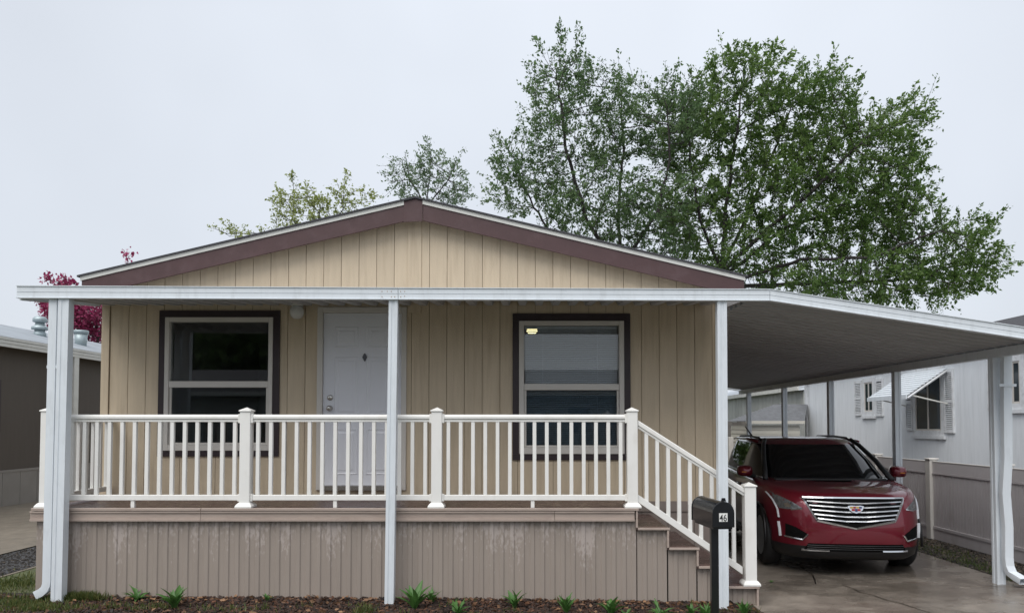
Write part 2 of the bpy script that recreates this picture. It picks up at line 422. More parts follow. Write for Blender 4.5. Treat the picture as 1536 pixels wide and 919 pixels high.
lin = lambda a, b, n: [a + (b - a) * i / n for i in range(n + 1)]
GX = [-400, -120, -60, -30, -12, -6, -5, -1, 2.05, 2.2, 2.3, 2.33, 5.39, 5.41, 6.5, 12, 30, 60, 120, 400]
DROP = True
sheet('ground', GX, [-400, -120, -40, -10, 0, 5, 7.35, 7.46, 7.57, 9, 14, 22, 40, 80, 160, 400], -0.012, M['earth'])
DROP = False
sheet('street', lin(-60, 60, 24), [-9, -5, -1, 2.2], 0.004, M['asphalt'])
sheet('mulch_bed', [-5.6, -5, -3, -1, 1, 2.05, 2.2, 2.34], [5.2, 6.2, 7.0, 7.35, 7.46, 7.57, 7.75], 0.0, M['soil'])
sheet('gravel_strip', [-6.95, -6.5, -6.02], [3.0, 6, 7.35, 7.57, 12, 20, 26], 0.0, M['gravel'])
sheet('neighbour_driveway', [-11.4, -9, -6.97], [2.4, 6, 7.35, 7.57, 12, 20, 26], 0.01, M['concrete_nb'])
sheet('litter_bed', [5.45, 5.9, 6.6, 7.45], [2.4, 6, 9, 14, 20, 24], 0.0, M['soil'])
b = MB(); b.box(-6.02, -5.97, 3.0, 26, -0.05, 0.055); b.build('border_edging', M['concrete_nb'], None, kind='structure')

# own driveway: slabs separated by a joint and by cracks
dz = lambda x: -0.047 + (x - 2.2) * 0.0245
def slab(poly, parent, m=M['concrete']):
    b = MB(); n = len(poly)
    b.v = [(x, y, dz(x) + 0.0) for x, y in poly] + [(x, y, dz(x) - 0.12) for x, y in poly]
    b.f = [tuple(range(n)), tuple(range(2*n-1, n-1, -1))] + [(i, (i+1) % n, (i+1) % n + n, i + n) for i in range(n)]
    o = b.build('slab', m, parent); return o
drive = empty('driveway', (3.8, 8, -0.05)); tag(drive, kind='structure')
def gpt(px, py):
    D = 8.0
    for _ in range(12):
        p = at(px, py, 1.0); ddir = p - Vector((0, 0, EYE)); g = dz(ddir.x * D)
        D = (g - EYE) / ddir.z
    return (ddir.x * D, D)
jl, jm, jr = gpt(1134, 872.5), gpt(1262, 875.5), gpt(1500, 881)
crack = [gpt(1262, 875.5), gpt(1280, 882), gpt(1290, 887), gpt(1310, 892), gpt(1330, 899), gpt(1352, 904), gpt(1378, 913), gpt(1398, 919)]
crack += [(crack[-1][0] + 0.05, 6.8), (crack[-1][0] + 0.22, 6.4), (crack[-1][0] + 0.25, 5.9), (crack[-1][0] + 0.5, 5.3)]
crk2 = [gpt(1224, 874.6), gpt(1222, 868), gpt(1219, 862), gpt(1213, 857), gpt(1206, 853), (gpt(1200, 848))]
crk2 += [(crk2[-1][0] - .1, 10.2), (crk2[-1][0] - .04, 11.4)]
g = 0.010
b = MB(); b.hexa([(2.29,2.4,-.2),(5.43,2.4,-.2),(5.43,19.4,-.2),(2.29,19.4,-.2),(2.29,2.4,dz(2.29)-.03),(5.43,2.4,dz(5.43)-.03),(5.43,19.4,dz(5.43)-.03),(2.29,19.4,dz(2.29)-.03)]); b.build('slab_base', M['soil'], drive)
XLd, XRd = 2.30, 5.42
lx = (XLd, jl[1] - (jl[0] - XLd) * (jm[1] - jl[1]) / (jm[0] - jl[0])); rx = (XRd, jr[1])
sh = lambda pts, dx, dy: [(x + dx, y + dy) for x, y in pts]
cr_ = random.Random(5); cwd = [cr_.uniform(.012, .030) for _ in crack]
slab([(XLd, 5.3)] + [(crack[-1][0] - g, 5.3)] + [(x - w_, y - w_ * .9) for (x, y), w_ in list(zip(crack, cwd))[::-1]] + [(lx[0], lx[1] - g*1.6)], drive)
slab([(crack[-1][0] + g, 5.3), (XRd, 5.3), (XRd, rx[1] - g*1.6)] + [(x + w_*.5, y + w_ * .4) for (x, y), w_ in list(zip(crack, cwd))[:-1]], drive)
slab([(lx[0], lx[1] + g)] + [(x - g * 1.0, y + g*.8) for x, y in crk2] + [(XLd, 11.4)], drive)
slab([(crk2[0][0] + g * .6, crk2[0][1] + g), (jm[0], jm[1] + g), (XRd, rx[1] + g), (XRd, 11.4)] + [(x + g * 1.0, y) for x, y in reversed(crk2[1:])], drive)
slab([(XLd, 11.415), (XRd, 11.415), (XRd, 15.2), (XLd, 15.2)], drive)
slab([(XLd, 15.215), (XRd, 15.215), (XRd, 19.5), (XLd, 19.5)], drive)
slab([(XLd, 2.3), (XRd, 2.3), (XRd, 5.285), (XLd, 5.285)], drive)

# ------------------------------------------------------------------ the home
YW = 8.77                        # face of the front siding
XL, XR, YB = -5.04, 2.29, 24.0
AX, AZ = -1.31, at(620, 298, 8.62).z
EZ = (at(122, 412, 8.62).z + at(1117, 418, 8.62).z) / 2
EXL, EXR = at(122, 412, 8.62).x, at(1117, 418, 8.62).x
def roof_top(x):
    if x < AX: return EZ + (AZ - EZ) * (x - EXL) / (AX - EXL)
    return EZ + (AZ - EZ) * (EXR - x) / (EXR - AX)
home = empty('mobile_home', (-1.35, 16, 0), 'tan mobile home with low maroon-trimmed gable above a white-railed porch', 'house')

def rect(x0, y0, x1, y1, D=YW):
    a, c = at(x0, y0, D), at(x1, y1, D); return (a.x, c.x, c.z, a.z)
WINS = [dict(trim=rect(240.5, 466, 418.5, 684), frame=rect(249.5, 476, 408.5, 675.5), glass=rect(256, 483, 402, 667), mid=(571.5, 581)),
        dict(trim=rect(769, 470.5, 946, 689.5), frame=rect(778.5, 481.5, 936.5, 680.5), glass=rect(786, 488, 929, 671), mid=(575.5, 585))]
DOOR = rect(477, 460.5, 609, 734.5)
SLAB = rect(485.5, 469.5, 601, 727.5)
openings = [w_['frame'] for w_ in WINS] + [DOOR]
openings = [(a + .012, b_ - .012, c + .012, d - .012) for a, b_, c, d in openings]

front_wall = empty('front_wall', (-1.35, YW, 0.8), parent=home)
def wall_piece(b, xa, xb, z0, y0, y1, topo):
    out = []
    cuts = sorted({xa, xb} | {x for o in openings for x in o[:2] if xa < x < xb})
    for p, q in zip(cuts, cuts[1:]):
        mid = (p + q) / 2
        holes = sorted([(o[2], o[3]) for o in openings if o[0] < mid < o[1]])
        z = z0
        for h0, h1 in holes:
            if b is None: out.append(MB().box(p, q, y0, y1, z, h0))
            else: b.box(p, q, y0, y1, z, h0)
            z = h1
        poly = [(p, z), (q, z), (q, roof_top(q) - topo), (p, roof_top(p) - topo)]
        if p < AX < q: poly.insert(3, (AX, AZ - topo))
        if b is None: out.append(MB().prism(poly, 'y', y0, y1))
        else: b.prism(poly, 'y', y0, y1)
    return out
Z0 = 0.86
PIT = 0.2105
lines = []
x = at(1068 / 3.535 + 740, 560, YW).x
while x > XL + .1: x -= PIT
while x < XR - .03: lines.append(x); x += PIT
edges = [XL + 0.085] + [l for l in lines if l > XL + .12] + [XR]
for i, (a, c) in enumerate(zip(edges, edges[1:])):
    for pc_ in wall_piece(None, a + .003, c - .003, Z0, YW, YW + .014, 0.10): pc_.build('plank', M['siding'], front_wall)
b = MB(); wall_piece(b, XL + .01, XR - .01, 0.2, YW + .0142, YW + .10, 0.10); b.build('backing', M['groove'], front_wall)
# corner boards, ridge batten
MB().box(XL - .012, XL + .078, YW - .016, YW + .02, Z0, roof_top(XL) - .12).build('corner_board', M['siding'], home)
MB().box(XR - .05, XR + .014, YW - .016, YW + .02, Z0, roof_top(XR) - .12).build('corner_board', M['siding'], home)
pa, pb = at(612, 400, YW).x, at(632, 400, YW).x
MB().box(pa, pb, YW - .014, YW - .001, at(620, 432, YW).z - .3, roof_top(pa) - .15).build('ridge_batten', M['siding'], home)
# other walls
sw = MB(); sw.box(XL + .004, XL + .08, YW + .12, YB, 0.75, roof_top(XL) - .1); sw.build('side_wall', M['siding'], home)
sw = MB(); sw.box(XR - .08, XR - .004, YW + .12, YB, 0.75, roof_top(XR) - .1); sw.build('side_wall', M['siding'], home)
sw = MB(); sw.prism([(XL, .75), (XR, .75), (XR, roof_top(XR) - .1), (AX, AZ - .1), (XL, roof_top(XL) - .1)], 'y', YB, YB + .08); sw.build('rear_wall', M['siding'], home)
# skirting of the home beside the stairs
MB().box(1.0, XR + .02, YW - .03, YW + .012, at(1000, 766, YW).z, at(1000, 751, YW).z).build('skirting_band', M['skirt_house'], home)
for k in range(4):
    a = 1.05 + k * .31
    MB().box(a, min(a + .305, XR), YW - .012, YW + .012, -.05, at(1000, 766, YW).z).build('skirting_panel', M['skirt_house'], home)
MB().box(XR - .03, XR + .012, YW + .02, YB, -.05, .80).build('skirting_panel', M['skirt_house'], home)
MB().box(XL - .012, XL + .03, YW + .02, YB, -.05, .80).build('skirting_panel', M['skirt_house'], home)
# roof
YF = 8.61
roof = empty('roof', (AX, 16, EZ), parent=home)
def roof_slab(x0, z0, x1, z1, th, y0, y1, name, m, lift=0.0):
    return MB().prism([(x0, z0 + lift - th), (x1, z1 + lift - th), (x1, z1 + lift), (x0, z0 + lift)], 'y', y0, y1).build(name, m, roof)
sl_l = (AZ - EZ) / (AX - EXL); sl_r = (AZ - EZ) / (EXR - AX)
roof_slab(EXL - .03, EZ - .03 * sl_l, AX, AZ, .02, YF - .03, YB + .3, 'shingle_layer', M['shingle'], .018)
roof_slab(AX, AZ, EXR + .03, EZ - .03 * sl_r, .02, YF - .03, YB + .3, 'shingle_layer', M['shingle'], .018)
roof_slab(EXL, EZ, AX, AZ, .05, YF + .03, YB + .25, 'roof_deck', M['groove'], -.003)
roof_slab(AX, AZ, EXR, EZ, .05, YF + .03, YB + .25, 'roof_deck', M['groove'], -.003)
pl, pr = at(606, 310, YF).x, at(634, 310, YF).x
roof_slab(EXL, EZ, pl, roof_top(pl), .046, YF - .012, YF + .02, 'drip_edge', M['nb_white'], -.003)
roof_slab(pr, roof_top(pr), EXR, EZ, .046, YF - .012, YF + .02, 'drip_edge', M['nb_white'], -.003)
roof_slab(EXL + .012, EZ + .012 * sl_l, pl + .02, roof_top(pl + .02), .190, YF + .001, YF + .0295, 'fascia_board', M['maroon'], -.05)
roof_slab(pr + .004, roof_top(pr + .004), EXR - .012, EZ + .012 * sl_r, .190, YF + .001, YF + .0295, 'fascia_board', M['maroon'], -.05)
MB().prism([(pl - .002, roof_top(pl) - .25), (pr, roof_top(pr) - .25), (pr, roof_top(pr) - .012), (AX, AZ - .008), (pl - .002, roof_top(pl) - .012)], 'y', YF - .008, YF + .0005).build('ridge_board', M['maroon'], roof)
# soffit under the front overhang
roof_slab(EXL + .02, EZ, AX, AZ, .012, YF + .03, YW + .01, 'soffit', M['maroon'], -.10)
roof_slab(AX, AZ, EXR - .02, EZ, .012, YF + .03, YW + .01, 'soffit', M['maroon'], -.10)
MB().box(EXL, EXL + .03, YF + .03, YB + .2, EZ - .2, EZ - .01).build('eave_fascia', M['maroon'], roof)
MB().box(EXR - .03, EXR, YF + .03, YB + .2, EZ - .2, EZ - .01).build('eave_fascia', M['maroon'], roof)
# interior boxes behind the windows
def room(x0, x1, z0, z1, y1):
    r = empty('room', ((x0 + x1) / 2, YW + 1, z0), parent=home)
    y0 = YW + .11
    MB().box(x0, x1, y1, y1 + .05, z0, z1).build('back_wall', M['interior'], r)
    MB().box(x0 - .05, x0, y0, y1, z0, z1).build('partition', M['interior'], r)
    MB().box(x1, x1 + .05, y0, y1, z0, z1).build('partition', M['interior'], r)
    MB().box(x0, x1, y0, y1, z0 - .04, z0).build('room_floor', M['carpet'], r)
    MB().box(x0, x1, y0, y1, z1, z1 + .04).build('room_ceiling', M['interior'], r)
    return r
rm = room(-4.9, -2.2, .95, 3.25, 13.5)
q0, q1 = at(325, 530, 13.3), at(364, 640, 13.3)
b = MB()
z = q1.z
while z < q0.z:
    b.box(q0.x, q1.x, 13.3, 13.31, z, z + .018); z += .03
b.build('far_blind', M['blind_glow'], rm)
rm2 = room(-1.0, 2.15, .95, 3.25, 12.5)
l0 = at(798, 495, 10.6)
MB().lathe([(.02, .0), (.05, .0), (.078, .035), (.072, .065), (.04, .075)], (l0.x, 10.6, l0.z - .05), 20).build('ceiling_lamp', M['lamp_on'], rm2, smooth=True)

def window(wd, name_blind):
    t, fr, gl, md = wd['trim'], wd['frame'], wd['glass'], wd['mid']
    r = empty('window', ((t[0] + t[1]) / 2, YW, t[2]), parent=home)
    y0, y1 = YW - .022, YW - .001
    MB().box(t[0], t[1], y0, y1, fr[3], t[3]).build('trim_board', M['darktrim'], r)
    MB().box(t[0], t[1], y0, y1, t[2], fr[2]).build('trim_board', M['darktrim'], r)
    MB().box(t[0], fr[0], y0, y1, fr[2] + .001, fr[3] - .001).build('trim_board', M['darktrim'], r)
    MB().box(fr[1], t[1], y0, y1, fr[2] + .001, fr[3] - .001).build('trim_board', M['darktrim'], r)
    e = .001
    f = MB(); ya, yb = YW - .034, YW + .07
    f.box(fr[0]+e, gl[0], ya, yb, fr[2]+e, fr[3]-e); f.box(gl[1], fr[1]-e, ya, yb, fr[2]+e, fr[3]-e)
    f.box(gl[0], gl[1], ya + .001, yb, gl[3], fr[3]-e); f.box(gl[0], gl[1], ya + .001, yb, fr[2]+e, gl[2])
    f.build('frame', M['winframe'], r, bevel=.004)
    zm1, zm0 = at(600, md[0], YW).z, at(600, md[1], YW).z
    MB().box(gl[0] + .001, gl[1] - .001, YW - .028, YW + .02, zm0, zm1).build('meeting_rail', M['winframe'], r, bevel=.004)
    # lower sash sits inside the outer frame
    s = .028
    f = MB(); ya, yb = YW - .012, YW + .03
    f.box(gl[0]+.002, gl[0]+s, ya, yb, gl[2]+.002, zm0-.001); f.box(gl[1]-s, gl[1]-.002, ya, yb, gl[2]+.002, zm0-.001)
    f.box(gl[0]+s, gl[1]-s, ya+.001, yb, gl[2]+.002, gl[2]+s)
    f.build('lower_sash', M['winframe'], r, bevel=.003)
    MB().box(gl[0]+.002, gl[1]-.002, YW + .022, YW + .026, zm1 + .001, gl[3]-.002).build('upper_pane', M['glass'], r)
    MB().box(gl[0]+s+.002, gl[1]-s-.002, YW + .006, YW + .010, gl[2]+s+.002, zm0-.003).build('lower_pane', M['glass_screen'], r)
    if name_blind:
        b = MB(); z = gl[2] + .02; p = .0222
        while z < gl[3] - .01:
            b.add([(gl[0]+.015, YW+.085, z), (gl[1]-.012, YW+.085, z), (gl[1]-.012, YW+.100, z+.0165), (gl[0]+.015, YW+.100, z+.0165)], [(0,1,2,3)])
            z += p
        b.box(gl[0]+.01, gl[1]-.01, YW+.08, YW+.11, gl[3]-.03, gl[3]-.004)
        b.build('blind_slats', M['blind'], r, normals=False)
        for fx in (.2, .78):
            xx = gl[0] + fx * (gl[1] - gl[0]); MB().box(xx-.002, xx+.002, YW+.0785, YW+.0795, gl[2]+.02, gl[3]-.03).build('cord', M['blind'], r)
    return r
window(WINS[0], False); window(WINS[1], True)

# front door
door = empty('front_door', ((DOOR[0] + DOOR[1]) / 2, YW, DOOR[2]), parent=home)
b = MB(); y0, y1 = YW - .025, YW + .06
b.box(DOOR[0], SLAB[0]-.003, y0, y1, DOOR[2], DOOR[3]); b.box(SLAB[1]+.003, DOOR[1], y0, y1, DOOR[2], DOOR[3])
b.box(SLAB[0]-.003, SLAB[1]+.003, y0+.001, y1, SLAB[3]+.003, DOOR[3]-.001)
b.build('door_frame', M['winframe'], door, bevel=.005)
MB().box(SLAB[0]-.003, SLAB[1]+.003, YW - .05, YW+.06, DOOR[2], SLAB[2]-.004).build('threshold', M['metal'], door)
MB().box(SLAB[0], SLAB[1], YW + .012, YW + .055, SLAB[2], SLAB[3]).build('door_leaf', M['doorw'], door)
sw_, sh_ = SLAB[1] - SLAB[0], SLAB[3] - SLAB[2]
for cx0, cx1 in ((.14, .45), (.55, .86)):
    for r0, r1 in ((.06, .33), (.40, .745), (.80, .92)):
        a, c = SLAB[0] + cx0 * sw_, SLAB[0] + cx1 * sw_
        z0, z1 = SLAB[2] + r0 * sh_, SLAB[2] + r1 * sh_
        b = MB()   # raised field with a sloping moulding round it
        y = YW + .0118
        def ringp(i, yy): return [(a+i, yy, z0+i), (c-i, yy, z0+i), (c-i, yy, z1-i), (a+i, yy, z1-i)]
        b.add(ringp(0, y) + ringp(.012, y-.007) + ringp(.024, y-.002) + ringp(.045, y-.002) + ringp(.06, y-.008),
              [(i*4+k, i*4+(k+1)%4, (i+1)*4+(k+1)%4, (i+1)*4+k) for i in range(4) for k in range(4)] + [(16,17,18,19)])
        b.build('door_panel', M['doorw'], door)
kx = at(495, 596, YW); MB().lathe([(.034,.0),(.034,-.012),(.026,-.02),(.012,-.024)], (kx.x, YW+.012, kx.z), 20, 'y').build('deadbolt', M['metal'], door, smooth=True)
kx = at(494.5, 612, YW); MB().lathe([(.033,.0),(.033,-.008),(.013,-.014),(.013,-.035),(.028,-.045),(.030,-.06),(.020,-.072),(.006,-.074)], (kx.x, YW+.012, kx.z), 20, 'y').build('door_knob', M['metal'], door, smooth=True)
kx = at(547, 536, YW)
b = MB(); b.prism([(kx.x+dx*.001, kx.z+dzz*.001) for dx, dzz in ((0,52),(14,38),(20,18),(28,4),(18,-16),(12,-30),(0,-50),(-12,-30),(-18,-16),(-28,4),(-20,18),(-14,38))], 'y', YW-.004, YW+.0115)
b.build('door_knocker', M['darkmetal'], door, bevel=.003)

# wall lamp
lp = at(449, 467, YW)
lamp = empty('wall_lamp', (lp.x, YW, lp.z - .1), 'small jar-shaped porch lamp on the tan siding beside the white door', 'lamp')
MB().box(lp.x-.05, lp.x+.05, YW-.03, YW-.002, lp.z+.0, lp.z+.11).build('back_plate', M['nb_white'], lamp, bevel=.008)
MB().lathe([(.03,.115),(.055,.11),(.068,.085),(.068,.055),(.05,.05)], (lp.x, YW-.09, lp.z), 24).build('cap', M['nb_white'], lamp, smooth=True)
MB().lathe([(.045,.05),(.07,.035),(.082,.0),(.080,-.04),(.066,-.075),(.04,-.097),(.012,-.103)], (lp.x, YW-.09, lp.z), 24).build('glass_jar', M['lampglass'], lamp, smooth=True)

# ------------------------------------------------------------------ porch cover
YP = 7.40
cover = empty('porch_cover', (-1.3, YP, 0), 'white aluminium porch cover whose straight beam rests on slim posts before the gable', 'porch roof')
def beam_between(p0t, p0b, p1t, p1b, D, name, parent, m, th=.06):
    """front channel: two flat bands with a shadow line between, and thin lips"""
    a, b_, c, d = at(*p0b, D), at(*p1b, D), at(*p1t, D), at(*p0t, D)
    mb = MB()
    def L(u): return a + (d - a) * u, b_ + (c - b_) * u
    for u0, u1, yo in ((0, .06, -.012), (.06, .46, 0), (.46, .50, .008), (.50, .94, 0), (.94, 1, -.010)):
        (l0, r0), (l1, r1) = L(u0), L(u1)
        mb.hexa([(l0.x, D+yo, l0.z), (r0.x, D+yo, r0.z), (r0.x, D+th, r0.z), (l0.x, D+th, l0.z),
                 (l1.x, D+yo, l1.z), (r1.x, D+yo, r1.z), (r1.x, D+th, r1.z), (l1.x, D+th, l1.z)])
    return mb.build(name, m, parent)
jx = 597.5
beam_between((25, 428), (25, 447), (jx - .7, 431.2), (jx - .7, 449.2), YP, 'beam', cover, M['alum'])
beam_between((jx, 431.2), (jx, 449.2), (1154.5, 433.3), (1154.5, 451), YP, 'beam', cover, M['alum'])
b = MB()
for px, py in ((573, 437), (573, 445), (581, 437), (587, 437), (587, 445), (592, 445), (601, 437), (607, 437), (607, 444), (601, 445)):
    p = at(px, py, YP); MB().lathe([(.0048,-.001),(.004,-.004),(.002,-.005)], (p.x, YP, p.z), 8, 'y').build('screw', M['rust'], cover)
def side_beam(X, zf, zb, name):
    return MB().hexa([(X-.03,YP+.06,zf-.0),(X+.03,YP+.06,zf-.0),(X+.03,YW,zb),(X-.03,YW,zb),(X-.03,YP+.06,zf+.12),(X+.03,YP+.06,zf+.12),(X+.03,YW,zb+.12),(X-.03,YW,zb+.12)]).build(name, M['alum'], cover)
zf = at(600, 449, YP).z
side_beam(at(28, 440, YP).x, zf, zf + .15, 'side_beam')
# roof pans, W profile, running from the beam back to the wall
PW, PD = 0.196, 0.058
prof = [(0,0), (.035,0), (.06,-PD), (.136,-PD), (.161,0), (PW-.002,0)]
def pan(length_pts):
    """profile across x, extruded along (y, z) path"""
    th = .004
    b = MB(); n = len(prof)
    for (y, z) in length_pts:
        for (u, h) in prof: b.v.append((u, y, z + h))
        for (u, h) in prof: b.v.append((u, y, z + h + th))
    fs = []
    for i in range(n - 1):
        fs.append((i, i + 1, 2*n + i + 1, 2*n + i)); fs.append((n + i, 3*n + i, 3*n + i + 1, n + i + 1))
        fs.append((i, n+i, n+i+1, i+1)); fs.append((2*n+i, 2*n+i+1, 3*n+i+1, 3*n+i))
    b.f = fs
    return b
zpan_b = zf + .095; zpan_w = at(600, 451, YW).z
src = pan([(YP + .062, zpan_b), (YW - .0015, zpan_w)]).build('roof_pan', M['pan'], cover)
x0 = at(33, 440, YP).x + .03
src.location = Vector((x0 + PW/2, W[src.name].y, W[src.name].z)) - wl(cover); W[src.name] = Vector((x0 + PW/2, W[src.name].y, W[src.name].z))
nx = int((XR - .0 - x0) / PW)
for i in range(1, nx): inst(src, W[src.name] + Vector((i * PW, 0, 0)), cover)
MB().box(x0, XR + .1, YW - .07, YW - .0016, zpan_w + .008, zpan_w + .05).build('wall_hanger', M['alum'], cover)

xk = at(1153, 440, YP).x; MB().hexa([(XR, YP+.065, zf+.03), (xk, YP+.065, zf+.03), (xk, YW+.1, zpan_w-.1), (XR, YW+.1, zpan_w-.1), (XR, YP+.065, zf+.105), (xk, YP+.065, zf+.105), (xk, YW+.1, zpan_w+.0), (XR, YW+.1, zpan_w+.0)]).build('corner_flashing', M['pan'], cover)
def metal_post(name, pxt, pyt, pxb, pyb, D, wx, wy, parent, m):
    a, c = at(pxt, pyt, D), at(pxb, pyb, D)
    h, k = wx / 2, wy / 2
    mb = MB()
    # rolled column: square tube with two shallow grooves on its faces
    ring = [(-h,-k),(-h*.35,-k),(-h*.28,-k+.006),(h*.28,-k+.006),(h*.35,-k),(h,-k),(h,k),(-h,k)]
    n = len(ring)
    for p in (c, a):
        mb.v += [(p.x + u, D + v, p.z) for u, v in ring]
    mb.f = [tuple(range(n)), tuple(range(2*n-1, n-1, -1))] + [(i,(i+1)%n,(i+1)%n+n,i+n) for i in range(n)]
    return mb.build(name, m, parent)
metal_post('post', 99.5, 446, 88, 904, YP + .055, .108, .09, cover, M['alum'])
metal_post('post', 591, 449, 584.5, 908, YP + .055, .090, .085, cover, M['alum'])
metal_post('post', 1081.5, 451, 1084.5, 917, YP + .055, .096, .085, cover, M['alum'])
def downspout(pts, wx, wy, name, parent, m, out):
    """corrugated rectangular pipe along pts, mouth flared"""
    mb = MB(); pts = [Vector(p) for p in pts]; n = 12
    ring = []
    for k in range(n):
        t = 2*math.pi*k/n + .26; ring.append((max(-1, min(1, math.cos(t)*1.35)), max(-1, min(1, math.sin(t)*1.35))))
    for i, p in enumerate(pts):
        d = (pts[min(i+1, len(pts)-1)] - pts[max(i-1, 0)]).normalized()
        side = Vector((1, 0, 0)) if abs(d.x) < .9 else Vector((0, 1, 0))
        if out == 'x':
            v = Vector((0, 1, 0)); u = d.cross(v).normalized()
        else:
            u = Vector((1, 0, 0)); v = d.cross(u).normalized()
        k_ = 1.0
        for (a, c) in ring:
            mb.v.append(tuple(p + u * a * wx/2 * k_ + v * c * wy/2 * k_))
    for i in range(len(pts) - 1):
        for k in range(n): mb.f.append((i*n+k, i*n+(k+1)%n, (i+1)*n+(k+1)%n, (i+1)*n+k))
    return mb.build(name, m, parent)
d0, d1 = at(82.5, 447, YP + .06), at(72.5, 870, YP + .06)
e1, e2, e3 = at(71, 880, YP + .06), at(66, 886, YP + .06), at(55, 891.5, YP + .06)
ds = downspout([d0, d0 + (d1-d0)*.5, d1, at(71.9, 876, YP+.06), at(69.5, 882, YP+.06), at(64, 887, YP+.06), e3], .085, .07, 'downspout', cover, M['alum'], 'x')
MB().box(d0.x-.05, d0.x+.13, YP+.03, YP+.062, 2.35, 2.38).build('strap', M['alum'], cover)

# ------------------------------------------------------------------ deck, stairs, railing
YD = 7.56
DZ = at(500, 762, 7.55).z
DXL, DXR = at(50, 770, YD).x, at(956, 770, YD).x
deck = empty('porch_deck', (-2, 8.1, 0), 'raised porch deck with ribbed taupe skirting, white railing and side stairs', 'deck')
# deck boards
yy = YD + .005; i = 0
while yy < YW - .03:
    MB().box(DXL, DXR + (.003 if i % 2 else 0), yy, min(yy + .138, YW - .026), DZ - .028, DZ).build('deck_board', M['deckboard'], deck, bevel=.004)
    yy += .1425; i += 1
MB().box(DXL - .012, at(302, 762, YD).x, YD - .022, YD + .003, DZ - .024, DZ + .004).build('nosing_board', M['decktrim'], deck, bevel=.004)
MB().box(at(302, 762, YD).x + .004, DXR + .012, YD - .022, YD + .003, DZ - .024, DZ + .003).build('nosing_board', M['decktrim'], deck, bevel=.004)
zt, zb = DZ - .028, at(500, 781, YD).z
cuts = [DXL - .03, at(301.5, 770, YD).x, at(832, 770, YD).x, at(952, 770, YD).x]
for k, (a, c) in enumerate(zip(cuts, cuts[1:])):
    b = MB(); t = (.000, -.004, .002)[k]
    for (za, zc, yo) in ((zt - .018, zt, -.016), (zb + .022, zt - .018, -.005), (zb, zb + .022, -.016)):
        b.box(a + .002, c - .002, YD + yo + t*0, YD + .03, za, zc)
    b.build('fascia_board', M['decktrim'], deck)
MB().box(DXL - .028, DXL - .004, YD + .032, YW - .03, zb, zt).build('fascia_board', M['decktrim'], deck)
# ribbed skirting sheets along the front, then under the steps
YS = YD + .045
def skirt_panel(xa, xb, ztop, name='skirt_panel'):
    """one sheet: flat bands with raised V ribs"""
    pts = []; x = xa; k = 0
    pat = (.048, .010, .036, .010)      # band, bevel, raised rib, bevel
    y = 0; pts.append((xa, 0))
    while x < xb - .002:
        for w_, yn in zip(pat, (0, -.011, -.011, 0)):
            x = min(x + w_, xb); pts.append((x, yn))
            if x >= xb - .001: break
    b = MB(); n = len(pts)
    for (x, y) in pts: b.v.append((x, YS + y, gz(x, 7.6) - .05))
    for (x, y) in pts: b.v.append((x, YS + y, ztop))
    b.f = [(i, i+1, n+i+1, n+i) for i in range(n-1)]
    return b.build(name, M['skirt'], deck)
sx = DXL + .01; PWID = .416
while sx < DXR - .02:
    skirt_panel(sx, min(sx + PWID, DXR - .004), zb + .01); sx += PWID
MB().box(DXL + .002, DXL + .008, YS + .01, YW - .03, -.03, zb).build('skirt_panel', M['skirt'], deck)
# steps
nose = [at(1002.7, 791, YD), at(1047, 820.7, YD), at(1092, 848.5, YD), at(1137, 878.5, YD)]
px_ = DXR; YT = YW - .06
ztops = []
for k, p in enumerate(nose):
    st = empty('step', ((px_ + p.x)/2, YD, p.z - .1), parent=deck)
    MB().box(px_ - .01, p.x, YD - .004, YT, p.z - .024, p.z).build('tread', M['deckboard'], st, bevel=.003)
    MB().box(px_ + .004, p.x + .012, YD - .020, YD - .005, p.z - .022, p.z + .002).build('nosing', M['decktrim'], st, bevel=.003)
    prevz = DZ if k == 0 else nose[k-1].z
    MB().box(px_ - .012, px_ + .002, YD + .01, YT, p.z + .001, prevz - .026).build('riser', M['deckboard'], st)
    MB().box(px_ - .016, px_ + .003, YD - .014, YD + .009, p.z + .002, prevz - .025).build('end_trim', M['decktrim'], st)
    skirt_panel(px_ + .003, p.x - .012, p.z - .024)
    px_ = p.x
MB().box(px_ - .014, px_ + .0, YD + .01, YT, -.08, nose[-1].z - .026).build('riser', M['decktrim'], deck)
MB().box(px_ - .016, px_ + .004, YD - .014, YD + .009, -.08, nose[-1].z - .026).build('end_trim', M['decktrim'], deck)
MB().box(1.2, px_, YT, YT + .012, -.06, .16).build('skirt_panel', M['skirt'], deck)

